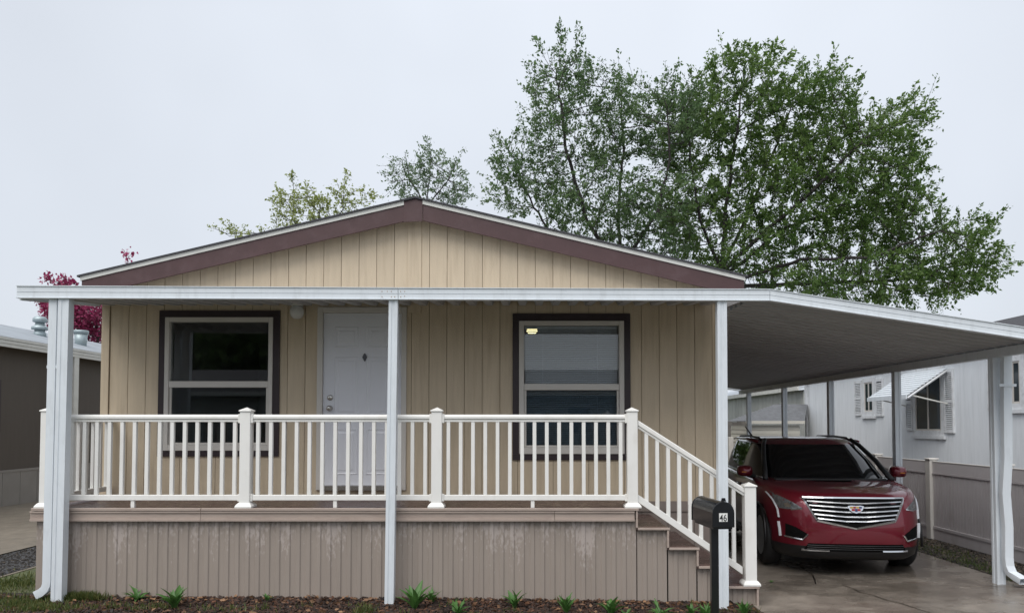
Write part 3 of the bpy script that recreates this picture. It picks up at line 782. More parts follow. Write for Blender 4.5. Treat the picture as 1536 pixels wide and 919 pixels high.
# railing
YR = 7.625
def rail_post(X, Y, z0, z1, wd=.108):
    r = empty('railing_post', (X, Y, z0), parent=deck); h = wd/2
    MB().box(X-h, X+h, Y-h, Y+h, z0, z1 - .045).build('shaft', M['vinyl'], r, bevel=.006)
    c = h + .009
    MB().add([(X-c,Y-c,z1-.045),(X+c,Y-c,z1-.045),(X+c,Y+c,z1-.045),(X-c,Y+c,z1-.045),
              (X-c,Y-c,z1-.032),(X+c,Y-c,z1-.032),(X+c,Y+c,z1-.032),(X-c,Y+c,z1-.032),(X,Y,z1)],
             [(0,3,2,1),(0,1,5,4),(1,2,6,5),(2,3,7,6),(3,0,4,7),(4,5,8),(5,6,8),(6,7,8),(7,4,8)]).build('cap', M['vinyl'], r, bevel=.003)
    g0, g1 = h + .030, h + .004
    b = MB()
    lv = [(h + .030, 0), (h + .030, .016), (h + .018, .034), (h + .005, .048)]
    for gg, hh in lv: b.v += [(X-gg,Y-gg,z0+hh),(X+gg,Y-gg,z0+hh),(X+gg,Y+gg,z0+hh),(X-gg,Y+gg,z0+hh)]
    b.f = [(0,3,2,1),(12,13,14,15)] + [(i*4+k,i*4+(k+1)%4,(i+1)*4+(k+1)%4,(i+1)*4+k) for i in range(3) for k in range(4)]
    b.build('base_skirt', M['vinyl'], r)
    return r
RZT, RZ1 = at(500, 621.5, YR).z, at(500, 632.5, YR).z
BZT, BZ1 = at(500, 741.5, YR).z, at(500, 749.8, YR).z
PT = at(500, 610.5, YR).z
posts = [at(72, 700, YR).x, at(369.5, 700, YR).x, at(655.5, 700, YR).x, at(948, 700, YR).x]
for X in posts: rail_post(X, YR, DZ + .004, PT)
bsrc = None
def baluster(X, Y, z0, z1, parent):
    global bsrc
    if bsrc is None:
        h = .019
        bsrc = MB().box(X-h, X+h, Y-h, Y+h, z0, z1).build('baluster', M['vinyl'], parent, bevel=.004); bsrc_z = z1 - z0
        bsrc['len'] = 0; del bsrc['len']
        return bsrc
    return inst(bsrc, (X, Y, z0), parent)
def rail_section(xa, xb, first=None, pitch=.1297, mids=()):
    s = empty('railing_section', ((xa + xb)/2, YR, DZ), parent=deck)
    b = MB(); hh = RZT - RZ1
    poly = [(-.022,0),(-.022,.026),(-.035,.034),(-.035,.056),(-.026,hh),(.026,hh),(.035,.056),(.035,.034),(.022,.026),(.022,0)]
    b.prism([(YR + u, RZ1 + v) for u, v in poly], 'x', xa, xb); b.build('top_rail', M['vinyl'], s, bevel=.003)
    MB().box(xa, xb, YR - .026, YR + .026, BZ1, BZT).build('bottom_rail', M['vinyl'], s, bevel=.005)
    for e0, e1 in ((xa - .001, xa + .022), (xb - .022, xb + .001)):
        MB().box(e0, e1, YR - .043, YR + .043, RZ1 - .012, RZT + .006).build('rail_bracket', M['vinyl'], s, bevel=.004)
        MB().box(e0, e1, YR - .034, YR + .034, BZ1 - .008, BZT + .008).build('rail_bracket', M['vinyl'], s, bevel=.004)
    L = xb - xa; n = int(round(L / pitch)); p = L / n
    for i in range(n):
        baluster(xa + (i + .5) * p, YR, BZT + .0005, RZ1, s)
    for m_ in mids:
        X = at(m_, 755, YR).x; MB().box(X-.019, X+.019, YR-.018, YR+.018, DZ, BZ1).build('support_block', M['vinyl'], s, bevel=.003)
h = .054
rail_section(posts[0]+h, posts[1]-h, mids=(200,)); rail_section(posts[1]+h, posts[2]-h, mids=(503,)); rail_section(posts[2]+h, posts[3]-h, mids=(799,))
# left return to the wall
s = empty('railing_section', (posts[0], 8.2, DZ), parent=deck)
hh = RZT - RZ1; X = posts[0]
poly = [(-.022,0),(-.022,.026),(-.035,.034),(-.035,.056),(-.026,hh),(.026,hh),(.035,.056),(.035,.034),(.022,.026),(.022,0)]
MB().prism([(X + u, RZ1 + v) for u, v in poly], 'y', YR + h, YW - .02).build('top_rail', M['vinyl'], s, bevel=.003)
MB().box(X - .026, X + .026, YR + h, YW - .02, BZ1, BZT).build('bottom_rail', M['vinyl'], s, bevel=.005)
n = 8
for i in range(n): baluster(X, YR + h + (i + .5) * (YW - YR - h - .02) / n, BZT + .0005, RZ1, s)
# stair rail
NX = at(1124, 800, YR).x
rail_post(NX, YR, nose[-1].z + .003, at(1124, 722.5, YR).z, .116)
s = empty('stair_railing', ((posts[3] + NX)/2, YR, .5), parent=deck)
ta, tb = at(956.5, 636, YR), at(1115, 737, YR); ba, bb = at(956.5, 746.5, YR), at(1113, 854.5, YR)
def slope_rail(a, c, hz, hy, name):
    hz /= 2
    b = MB()
    if name == 'top_rail':
        poly = [(-.022,-hz),(-.022,-hz+.024),(-.035,-hz+.032),(-.035,hz-.012),(-.024,hz),(.024,hz),(.035,hz-.012),(.035,-hz+.032),(.022,-hz+.024),(.022,-hz)]
    else: poly = [(-hy,-hz),(-hy,hz),(hy,hz),(hy,-hz)]
    n = len(poly)
    b.v = [(a.x, YR+u, a.z+v) for u, v in poly] + [(c.x, YR+u, c.z+v) for u, v in poly]
    b.f = [tuple(range(n)), tuple(range(2*n-1, n-1, -1))] + [(i,(i+1)%n,(i+1)%n+n,i+n) for i in range(n)]
    b.build(name, M['vinyl'], s, bevel=.003)
slope_rail(ta, tb, .085, .03, 'top_rail'); slope_rail(ba, bb, .078, .026, 'bottom_rail')
x = at(672/3.5475 + 780, 700, YR).x
while x < NX - .08:
    u = (x - ta.x) / (tb.x - ta.x); zt_ = ta.z + (tb.z - ta.z) * u - .030
    u = (x - ba.x) / (bb.x - ba.x); zb_ = ba.z + (bb.z - ba.z) * u + .028
    hb = .019
    MB().box(x-hb, x+hb, YR-hb, YR+hb, zb_, zt_).build('baluster', M['vinyl'], s, bevel=.003)
    x += .1115

# ------------------------------------------------------------------ carport
CX = 5.23; CYB = 18.1
carport = empty('carport', (3.8, 12.5, 0), 'long sloping aluminium carport roof on five slim posts over the dark red car', 'carport')
fs_ = lambda px: 451 + (px - 1155) * .150
xe = 790 + 5.33 * FPX / YP
beam_between((1155.2, 433.3), (1155.2, 451), (xe, fs_(xe) - 18.2), (xe, fs_(xe)), YP, 'front_fascia', carport, M['alum'])
zc0, zc1 = at(1155, 451, YP).z, at(xe, fs_(xe), YP).z
xc0, xc1 = at(1155, 451, YP).x, at(xe, fs_(xe), YP).x
slc = (zc1 - zc0) / (xc1 - xc0)
croof = lambda x: zc0 + slc * (x - xc0)
b = MB(); n = len(prof); th = .004
xa_, xb_ = XR + .03, CX + .07
za_, zb_ = croof(xa_) + .085, croof(xb_) + .085
for (x, z) in ((xa_, za_), (xb_, zb_)):
    for (u, hh) in prof: b.v.append((x, u, z + hh))
    for (u, hh) in prof: b.v.append((x, u, z + hh + th))
for i in range(n - 1):
    b.f += [(i,i+1,2*n+i+1,2*n+i),(n+i,3*n+i,3*n+i+1,n+i+1),(i,n+i,n+i+1,i+1),(2*n+i,2*n+i+1,3*n+i+1,3*n+i)]
src = b.build('roof_pan', M['pan'], carport)
base = W[src.name].copy(); base.y = YP + .062 + PW/2
src.location = base - wl(carport); W[src.name] = base
k = 1
while base.y + k * PW < CYB - .05:
    inst(src, base + Vector((0, k * PW, 0)), carport); k += 1
CBZ = croof(CX) + .085 - PD - .105
MB().box(CX - .035, CX + .035, YP + .065, CYB, CBZ, CBZ + .098).build('eave_beam', M['alum'], carport)
MB().box(CX + .037, CX + .11, YP + .065, CYB, CBZ + .035, CBZ + .12).build('gutter', M['alum'], carport)
MB().hexa([(xa_, CYB, croof(xa_)), (CX+.1, CYB, croof(CX+.1)), (CX+.1, CYB+.05, croof(CX+.1)), (xa_, CYB+.05, croof(xa_)),
           (xa_, CYB, croof(xa_)+.12), (CX+.1, CYB, croof(CX+.1)+.12), (CX+.1, CYB+.05, croof(CX+.1)+.12), (xa_, CYB+.05, croof(xa_)+.12)]).build('rear_fascia', M['alum'], carport)
for Y in (8.25, 10.45, 12.72, 15.0, 17.4):
    mb = MB(); h = .046
    zg = dz(CX) - .01
    ring = [(-h,-h),(-h*.35,-h),(-h*.28,-h+.007),(h*.28,-h+.007),(h*.35,-h),(h,-h),(h,-h*.35),(h-.007,-h*.28),(h-.007,h*.28),(h,h*.35),(h,h),(-h,h),(-h,h*.35),(-h+.007,h*.28),(-h+.007,-h*.28),(-h,-h*.35)]
    nn = len(ring)
    for z in (zg, CBZ): mb.v += [(CX+u, Y+v, z) for u, v in ring]
    mb.f = [tuple(range(nn)), tuple(range(2*nn-1, nn-1, -1))] + [(i,(i+1)%nn,(i+1)%nn+nn,i+nn) for i in range(nn)]
    mb.build('post', M['alum'], carport)
DSY = 8.14
top = at(1509, 516, DSY); bot = at(1513, 848, DSY)
pts = [Vector((CX+.075, DSY, CBZ+.04)), Vector((top.x, DSY, top.z - .04)), at(1509, 600, DSY), at(1509, 690, DSY) + Vector((.006, 0, 0)), at(1507, 740, DSY), at(1511, 790, DSY), at(1511, 835, DSY),
       at(1512, 848, DSY) + Vector((0,-.005,0)), at(1514, 858, DSY) + Vector((0, -.03, 0)), at(1517, 863, DSY) + Vector((.01, -.09, 0)), at(1519, 865.5, DSY) + Vector((.02, -.16, -.012))]
downspout(pts, .095, .072, 'downspout', carport, M['alum'], 'y')
MB().box(CX-.05, CX+.14, DSY-.045, DSY-.038, 2.2, 2.23).build('strap', M['alum'], carport)

# ------------------------------------------------------------------ mailbox
mroot = empty('mailbox', (1.48, 5.85, gz(1.48, 5.85)), 'black mailbox numbered 46 on a slim black post in the mulch bed', 'mailbox')
mc = at(1085, 790, 5.62)
MW, MH, ML = .081, .190, .46
ang = R(7)
def mprof(w_, hh, n=12):
    p = [(-w_, 0), (w_, 0), (w_, hh - w_)]
    p += [(w_*math.cos(t), hh - w_ + w_*math.sin(t)) for t in [math.pi*i/n for i in range(1, n)]]
    p += [(-w_, hh - w_)]
    return p
def mbx(name, pts_list, m, smooth=False, bevel=0):
    """pts_list: MB in mailbox-local coords (x right, y back, z up)"""
    rot = Matrix.Rotation(ang, 3, 'Z')
    pts_list.v = [tuple(rot @ Vector(p) + mc) for p in pts_list.v]
    return pts_list.build(name, m, mroot, smooth, bevel)
b = MB(); b.prism(mprof(MW, MH), 'y', .012, ML); mbx('box_body', b, M['black'], bevel=.003)
b = MB(); b.prism(mprof(MW + .006, MH + .006), 'y', -.008, .0115); b.v = [(x, y, z - .003) for x, y, z in b.v]; mbx('box_door', b, M['black'], bevel=.004)
b = MB(); b.prism(mprof(MW + .004, MH + .004), 'y', ML - .01, ML + .006); b.v = [(x, y, z - .002) for x, y, z in b.v]; mbx('box_back', b, M['black'], bevel=.003)
b = MB(); b.prism([(-.02, MH + .004), (.02, MH + .004), (.012, MH + .03), (-.012, MH + .03)], 'y', -.012, -.002); mbx('door_pull', b, M['black'])
sx0, sz0 = -.004, .108
b = MB(); b.box(sx0 - .032, sx0 + .034, -.0095, -.0083, sz0 - .066, sz0 + .002 - .004); mbx('number_sticker', b, M['white_sticker'])
cu = bpy.data.curves.new('digits', 'FONT'); cu.body = '46'; cu.size = .072; cu.align_x = 'CENTER'; cu.extrude = .0004; cu.offset = .0006
to = bpy.data.objects.new('digits_tmp', cu); COL.objects.link(to)
bpy.context.view_layer.update()
dm = bpy.data.meshes.new_from_object(to.evaluated_get(bpy.context.evaluated_depsgraph_get()))
bpy.data.objects.remove(to); bpy.data.curves.remove(cu)
rotm = Matrix.Rotation(ang, 4, 'Z')
for v in dm.vertices:
    p = Vector((v.co.x * .82 + sx0, -.0100 + v.co.z * -1, v.co.y + sz0 - .062))
    v.co = rotm @ p
dm.materials.clear(); dm.materials.append(M['ink'])
do = bpy.data.objects.new('house_number', dm); COL.objects.link(do); do.parent = mroot; do.location = mc - W[mroot.name]
pc = Matrix.Rotation(ang, 3, 'Z') @ Vector((-.035, .10, 0)) + mc
MB().box(pc.x-.028, pc.x+.028, pc.y-.028, pc.y+.028, gz(pc.x, pc.y) - .05, mc.z - .018).build('post', M['black'], mroot, bevel=.004)
b = MB(); b.box(-.075, .075, .01, ML - .05, -.017, -.001); mbx('mount_board', b, M['black'])

# ------------------------------------------------------------------ car
def build_car():
    root = empty('parked_car', (0, 0, 0), 'dark red SUV with wide chrome grille parked under the carport', 'car')
    n_e = 4.5; MM = 72
    ts = [2*math.pi*(k + .5)/MM for k in range(MM)]
    # spread points so that the ends get enough of them
    def se(t):
        c, s = math.cos(t), math.sin(t)
        return math.copysign(abs(c)**(2/n_e), c), math.copysign(abs(s)**(2/n_e), s)
    U = [se(t) for t in ts]
    def ring(wd, yf, yr, zpts, crown=0.0):
        out = []
        for cx, cy in U:
            x = wd*cx; y = (yf+yr)/2 + cy*(yr-yf)/2
            z = np.interp(y, [p[0] for p in zpts], [p[1] for p in zpts])
            out.append((x, y, float(z) - crown*(cx*cx)))
        return out
    def loft(rings, cap0=True, cap1=True):
        b = MB(); n = MM
        for r in rings: b.v += r
        for i in range(len(rings)-1):
            for k in range(n): b.f.append((i*n+k, i*n+(k+1)%n, (i+1)*n+(k+1)%n, (i+1)*n+k))
        if cap0: b.f.append(tuple(reversed(range(n))))
        if cap1: b.f.append(tuple((len(rings)-1)*n+k for k in range(n)))
        return b
    fl = lambda z: [(0, z), (5, z)]
    rings = [ring(.70, .40, 4.45, fl(.20)), ring(.86, .14, 4.66, fl(.195)), ring(.925, .055, 4.74, fl(.25)), ring(.945, .025, 4.78, fl(.36)),
             ring(.948, .0, 4.80, fl(.50)), ring(.955, .01, 4.80, fl(.64)), ring(.956, .035, 4.79, [(0, .76), (1.2, .80), (5, .84)]),
             ring(.948, .06, 4.77, [(0, .86), (1.2, .93), (5, .98)]), ring(.928, .10, 4.74, [(0, .915), (.6, .985), (1.4, 1.02), (5, 1.06)]),
             ring(.885, .155, 4.70, [(0, .945), (.6, 1.02), (1.4, 1.06), (5, 1.10)]),
             ring(.80, .24, 4.62, [(.0, .945), (.5, 1.015), (1.3, 1.085), (5, 1.12)]), ring(.60, .32, 4.5, [(0, .95), (.5, 1.02), (1.3, 1.10), (5, 1.13)]),
             ring(.3, .40, 4.4, [(0, .96), (.5, 1.03), (1.3, 1.11), (5, 1.13)])]
    b = loft(rings)
    body = b.build('body', M['paint'], root, smooth=True)
    body.data.materials.append(M['plastic'])
    # wheel wells
    for yw in (.93, 3.79):
        for s_ in (-1, 1):
            cyl = MB().lathe([(.405, s_*.62), (.405, s_*1.2)], (0, yw, .365), 40, 'x').build('cutter', None)
            m = body.modifiers.new('well', 'BOOLEAN'); m.object = cyl; m.operation = 'DIFFERENCE'; m.solver = 'EXACT'
    bpy.context.view_layer.update()
    dg = bpy.context.evaluated_depsgraph_get()
    me = bpy.data.meshes.new_from_object(body.evaluated_get(dg))
    body.modifiers.clear()
    for o in [o for o in COL.objects if o.name.startswith('cutter')]: bpy.data.objects.remove(o)
    body.data = me
    off = body.location
    for p in me.polygons:
        c = p.center + off
        inwell = any(math.hypot(c.y - yw, c.z - .365) < .425 for yw in (.93, 3.79)) and abs(c.x) > .6 and p.area > 0
        p.material_index = 1 if (c.z < .315 or (inwell and math.hypot(c.y - (.93 if c.y < 2.3 else 3.79), c.z - .365) < .408 and abs(p.normal.x) < .9)) else 0
        p.use_smooth = True
    bm = bmesh.new(); bm.from_mesh(me); bmesh.ops.translate(bm, verts=bm.verts, vec=off)
    bvh = BVHTree.FromBMesh(bm); bm.free()
    def proj(x, z, o):
        hit = bvh.ray_cast(Vector((x, -2, z)), Vector((0, 1, 0)))
        if hit[0] is None or hit[0].y > 1.6:
            return None
        return hit[0].y - o
    def patch(name, poly, o, m, parent=root, depth=.02, cuts=3, bev=0):
        bm = bmesh.new()
        vs_ = [bm.verts.new((x, 0, z)) for x, z in poly]
        f = bm.faces.new(vs_)
        bmesh.ops.triangulate(bm, faces=[f])
        for _ in range(cuts):
            long = [e for e in bm.edges if e.calc_length() > .06]
            if not long: break
            bmesh.ops.subdivide_edges(bm, edges=long, cuts=1)
            bmesh.ops.triangulate(bm, faces=[f for f in bm.faces if len(f.verts) > 3])
        last = 0.0
        for v in bm.verts:
            y = proj(v.co.x, v.co.z, 0)
            if y is None:
                y = proj(v.co.x * .96, v.co.z, 0) or last
            v.co.y = y - o; last = y
        r = bmesh.ops.extrude_face_region(bm, geom=bm.faces[:])
        for v in [g for g in r['geom'] if isinstance(g, bmesh.types.BMVert)]: v.co.y += depth + o
        bmesh.ops.recalc_face_normals(bm, faces=bm.faces)
        mb = MB(); bm.verts.index_update()
        mb.v = [tuple(v.co) for v in bm.verts]; mb.f = [tuple(v.index for v in f.verts) for f in bm.faces]; bm.free()
        return mb.build(name, m, parent, bevel=bev)
    mir = lambda poly: [(-x, z) for x, z in reversed(poly)]
    def strip(name, pts, wz, o, m, parent, n=14, depth=.02):
        """bar that follows the surface along a polyline of (x,z)"""
        P = []
        for i in range(len(pts)-1):
            for k in range(n): t = k/n; P.append((pts[i][0]+(pts[i+1][0]-pts[i][0])*t, pts[i][1]+(pts[i+1][1]-pts[i][1])*t))
        P.append(pts[-1]); mb = MB()
        for i, (x, z) in enumerate(P):
            a = P[max(0, i-1)]; c = P[min(len(P)-1, i+1)]
            d = Vector((c[0]-a[0], c[1]-a[1])).normalized(); nn = Vector((-d.y, d.x))*wz/2
            y0 = proj(x, z, 0)
            if y0 is None: y0 = 0.3
            mb.v += [(x-nn.x, y0-o*.5, z-nn.y), (x-nn.x*.4, y0-o, z-nn.y*.4), (x+nn.x, y0-o*.68, z+nn.y), (x+nn.x, y0+depth, z+nn.y), (x-nn.x, y0+depth, z-nn.y)]
        for i in range(len(P)-1):
            for k in range(5): mb.f.append((i*5+k, i*5+(k+1)%5, (i+1)*5+(k+1)%5, (i+1)*5+k))
        mb.f += [(0,1,2,3,4), tuple((len(P)-1)*5+k for k in (4,3,2,1,0))]
        return mb.build(name, m, parent)
    # grille
    gr = empty('grille', (0, 0, .57), parent=root)
    gp = [(-.575, .925), (.575, .925), (.55, .88), (.435, .665), (.0, .580), (-.435, .665), (-.55, .88)]
    patch('grille_mesh', gp, .006, M['matt'], gr)
    strip('grille_frame', gp + [gp[0]], .024, .022, M['chrome'], gr, 10)
    for zl, zc_, hw in ((.885, .862, .535), (.838, .812, .515), (.788, .760, .49), (.738, .706, .465), (.690, .655, .43)):
        strip('grille_bar', [(-hw, zl), (-.12, zc_ + .004), (.12, zc_ + .004), (hw, zl)], .019, .026, M['chrome'], gr, 10)
    em = empty('emblem', (0, 0, .76), parent=root)
    cp = [(-.092, .838), (-.05, .846), (0, .842), (.05, .846), (.092, .838), (.075, .795), (.04, .768), (0, .755), (-.04, .768), (-.075, .795)]
    patch('crest', cp, .034, M['chrome'], em, cuts=1)
    for x0, x1, z0, z1, m in ((-.066, -.03, .812, .832, 'crest_gold'), (-.028, -.002, .812, .834, 'crest_red'), (.002, .034, .812, .834, 'crest_gold'), (.036, .066, .812, .832, 'crest_blue'),
                              (-.05, -.014, .782, .808, 'crest_red'), (-.012, .014, .774, .808, 'crest_blue'), (.016, .05, .782, .808, 'crest_red')):
        patch('crest_field', [(x0, z0), (x1, z0), (x1, z1), (x0, z1)], .037, M[m], em, cuts=0)
    for s_ in (1, -1):
        mm = (lambda p: p) if s_ == 1 else mir
        hl = empty('headlight', (.75*s_, .3, .7), parent=root)
        patch('lens', mm([(.585, .800), (.72, .775), (.80, .775), (.865, .90), (.895, .985), (.80, .925), (.68, .865)]), .006, M['lens'], hl)
        strip('chrome_edge', [(s_*.585, .795), (s_*.70, .772)], .012, .014, M['chrome'], hl, 6)
        patch('projector', mm([(.70, .80), (.745, .80), (.76, .835), (.73, .85), (.695, .83)]), .010, M['chrome'], hl, cuts=1)
        strip('light_strip', [(s_*.880, .945), (s_*.840, .86), (s_*.812, .76), (s_*.805, .665)], .030, .014, M['drl'], hl, 8)
        strip('lower_lamp', [(s_*.805, .615), (s_*.790, .445)], .045, .014, M['drl'], root, 8)
        fp = mm([(.755, .605), (.66, .575), (.545, .505), (.585, .440), (.755, .455)])
        patch('fog_recess', fp, .005, M['matt'], root)
        strip('fog_trim', [(s_*.765, .452), (s_*.59, .432), (s_*.540, .500)], .018, .016, M['chrome'], root, 8)
    lp_ = [(-.53, .395), (.53, .395), (.585, .305), (-.585, .305)]
    lg = patch('lower_grille', lp_, .007, M['matt'], root)
    for zz in (.375, .352, .329): strip('lower_grille_bar', [(-.54, zz), (.54, zz)], .008, .014, M['plastic'], lg, 20)
    for s_ in (-1, 1): strip('lower_chrome', [(s_*.30, .312), (s_*.60, .312)], .022, .016, M['chrome'], root, 10)
    # cut lines of the bonnet
    # cabin
    cr = [ring(.865, .98, 4.66, [(0, 1.045), (1.0, 1.06), (1.3, 1.075), (5, 1.10)]),
          ring(.80, 1.42, 4.52, [(0, 1.30), (5, 1.33)]), ring(.715, 1.86, 4.36, [(0, 1.50), (5, 1.53)]),
          ring(.665, 2.00, 4.28, [(0, 1.555), (5, 1.58)]), ring(.58, 2.12, 4.18, [(0, 1.575), (3, 1.595), (5, 1.59)]),
          ring(.4, 2.3, 4.0, [(0, 1.585), (3, 1.610), (5, 1.60)]), ring(.15, 2.5, 3.8, [(0, 1.59), (3, 1.615), (5, 1.602)])]
    b = loft(cr, False, True)
    groups = {'windshield': [], 'side_window': [], 'rear_window': [], 'roof_panel': []}
    for f in b.f:
        c = sum((Vector(b.v[i]) for i in f), Vector())/len(f)
        zmax = min(b.v[i][2] for i in f)
        if zmax > 1.495: groups['roof_panel'].append(f)
        elif c.y < 2.15 and abs(c.x) < .79 - .30*max(0, (c.z-1.06)/.5)*.6 and len(f) == 4: groups['windshield'].append(f)
        elif c.y > 4.0 and abs(c.x) < .62: groups['rear_window'].append(f)
        else: groups['side_window'].append(f)
    for nm, fl_ in groups.items():
        sets = [fl_] if nm != 'side_window' else [[f for f in fl_ if b.v[f[0]][0] < 0], [f for f in fl_ if b.v[f[0]][0] >= 0]]
        for ss in sets:
            used = sorted({i for f in ss for i in f}); mp = {i: k for k, i in enumerate(used)}
            g_ = MB(); g_.v = [b.v[i] for i in used]; g_.f = [tuple(mp[i] for i in f) for f in ss]
            g_.build(nm, M['paint'] if nm == 'roof_panel' else M['carglass'], root, smooth=True, normals=True)
    for s_ in (-1, 1):
        path = [(s_*.80, 1.10, 1.065), (s_*.735, 1.52, 1.31), (s_*.655, 1.92, 1.50), (s_*.60, 2.10, 1.575)]
        MB().tube(path, [.035, .032, .030, .028], 8).build('front_pillar', M['plastic'], root, smooth=True)
        MB().tube([(s_*.705, 2.1, 1.545), (s_*.73, 2.8, 1.57), (s_*.73, 3.6, 1.57), (s_*.68, 4.2, 1.55)], [.02]*4, 8).build('roof_edge', M['paint'], root, smooth=True)
        MB().tube([(s_*.62, 2.25, 1.565), (s_*.63, 2.4, 1.595), (s_*.64, 3.1, 1.61), (s_*.63, 3.9, 1.60), (s_*.62, 4.05, 1.565)], [.016]*5, 8).build('roof_rail', M['plastic'], root, smooth=True)
        for yy_ in (2.62, 3.55): MB().box(min(s_*.70, s_*.875), max(s_*.70, s_*.875), yy_-.03, yy_+.03, 1.07, 1.12) if False else None
        # mirrors
        mr_ = empty('side_mirror', (s_*.98, 1.45, 1.1), parent=root)
        b2 = MB()
        for (yy_, sx_, sz_) in ((1.36, .55, .55), (1.40, .92, .9), (1.47, 1.0, 1.0), (1.53, .95, .95)):
            for k in range(12):
                t = 2*math.pi*k/12; cxx = math.copysign(abs(math.cos(t))**.6, math.cos(t)); szz = math.copysign(abs(math.sin(t))**.6, math.sin(t))
                b2.v.append((s_*1.005 + cxx*.105*sx_, yy_, 1.155 + szz*.078*sz_))
        for i in range(3):
            for k in range(12): b2.f.append((i*12+k, i*12+(k+1)%12, (i+1)*12+(k+1)%12, (i+1)*12+k))
        b2.f += [tuple(range(12)), tuple(36+k for k in range(12))]
        b2.build('mirror_shell', M['paint'], mr_, smooth=True)
        MB().tube([(s_*.86, 1.48, 1.075), (s_*.97, 1.48, 1.10)], [.035, .03], 8).build('mirror_arm', M['plastic'], mr_)
        MB().box(s_*1.03-.03, s_*1.03+.03, 1.352, 1.362, 1.14, 1.152).build('repeater', M['amber'], mr_)
        for yw in (.93, 3.79):
            wh = empty('wheel', (s_*.84, yw, .365), parent=root)
            MB().lathe([(.235, s_*.70), (.33, s_*.70), (.362, s_*.72), (.365, s_*.82), (.362, s_*.885), (.335, s_*.915), (.245, s_*.91)], (0, yw, .365), 36, 'x').build('tyre', M['tyre'], wh, smooth=True)
            rb = MB().lathe([(.10, s_*.86), (.235, s_*.865), (.245, s_*.91), (.25, s_*.914)], (0, yw, .365), 30, 'x')
            for k in range(10):
                t = 2*math.pi*k/10
                ca, sa = math.cos(t), math.sin(t)
                q = [(.04, -.025), (.24, -.018), (.24, .018), (.04, .025)]
                pt = [(s_*.905, yw + r_*ca - e_*sa, .365 + r_*sa + e_*ca) for r_, e_ in q] + [(s_*.87, yw + r_*ca - e_*sa, .365 + r_*sa + e_*ca) for r_, e_ in q]
                rb.hexa(pt)
            rb.lathe([(.055, s_*.86), (.055, s_*.91), (.02, s_*.915)], (0, yw, .365), 16, 'x')
            rb.build('rim', M['rim'], wh)
        # arch lip
        for yw in (.93, 3.79):
            pa = []
            for k in range(13):
                t = R(-8) + R(196)*k/12; pa.append((s_*.925, yw + .415*math.cos(t), .365 + .415*math.sin(t)))
            MB().tube(pa, .016, 6).build('wheel_arch_trim', M['plastic'], root, smooth=True)
        MB().box(s_*.945-.012, s_*.945+.012, 1.38, 3.34, .24, .33).build('rocker_trim', M['plastic'], root, bevel=.006)
        for yy_ in (2.05, 3.0): MB().tube([(s_*.962, yy_, .93), (s_*.985, yy_+.04, .935), (s_*.985, yy_+.16, .94), (s_*.962, yy_+.2, .94)], .012, 8).build('door_handle', M['chrome'], root)
        MB().tube([(s_*.80, 1.15, 1.078), (s_*.878, 2.0, 1.085), (s_*.885, 3.0, 1.092), (s_*.85, 4.2, 1.10)], .012, 6).build('window_trim', M['chrome'], root)
        # wipers
        MB().tube([(s_*.10 - .12, 1.10, 1.085), (s_*.10 + .22, 1.16, 1.118), (s_*.10 + .42, 1.12, 1.105)], .010, 6).build('wiper', M['plastic'], root)
    MB().box(-.70, .70, .985, 1.10, 1.062, 1.090).build('cowl', M['plastic'], root, bevel=.008)
    MB().tube([(-.42, 4.0, 1.59), (-.58, 3.75, 1.76)], [.016, .008], 6).build('antenna', M['plastic'], root)
    for p in body.data.polygons: pass
    root.location = (3.845, 8.66, dz(3.85) + .002)
    root.rotation_euler = (0, 0, R(-6.3))
    return root
build_car()

# ------------------------------------------------------------------ neighbour on the left
nl = empty('neighbour_home', (-13.5, 18, 0), 'brown mobile home with cream eave and grey roof beyond the concrete drive', 'house')
NX0, NEX = -11.0, -10.7
fz_t = EYE + .1685*10.7; fz_b = EYE + .150*10.7
RX, RZ = -13.7, EYE + .191*13.7
NY0, NY1 = 9.5, 27.0
MB().box(NX0 - .1, NX0, NY0, NY1, .82, fz_b + .02).build('wall', M['nb_brown'], nl)
MB().box(-16.4, NX0 - .1, NY0, NY0 + .1, .82, fz_b).build('wall', M['nb_brown'], nl)
MB().box(-16.4, NX0 - .1, NY1 - .1, NY1, .82, fz_b).build('wall', M['nb_brown'], nl)
MB().box(-16.4, -16.3, NY0 + .1, NY1 - .1, .82, fz_b).build('wall', M['nb_brown'], nl)
y = NY0
while y < NY1: MB().box(NX0 - .03, NX0 + .012, y, min(y + .55, NY1) - .012, -.02, .78).build('skirting_panel', M['nb_skirt'], nl); y += .55
MB().box(NX0 - .03, NX0 + .022, NY0, NY1, .78, .83).build('skirting_band', M['nb_skirt'], nl)
MB().prism([(NEX - .2, fz_t - .08), (NEX + .0, fz_t - .06), (NEX + .0, fz_t + .01), (RX, RZ), (RX, RZ - .1)], 'y', NY0 - .3, NY1 + .2).build('roof', M['shingle_lt'], nl)
MB().prism([(-16.7, fz_t), (-16.7, fz_t - .06), (RX - .001, RZ - .1), (RX - .001, RZ)], 'y', NY0 - .3, NY1 + .2).build('roof', M['shingle_lt'], nl)
b = MB()
hf = fz_t - fz_b
for u0, u1, o in ((0, .3, .0), (.3, .36, -.012), (.36, .66, .006), (.66, .72, -.01), (.72, 1, .012)):
    b.box(NEX - .03, NEX + .01 + o, NY0 - .3, NY1 + .2, fz_b + hf*u0, fz_b + hf*u1)
b.build('eave_fascia', M['nb_white'], nl)
MB().box(NX0, NEX - .03, NY0 - .2, NY1, fz_b + .02, fz_b + .035).build('soffit', M['nb_brown'], nl)
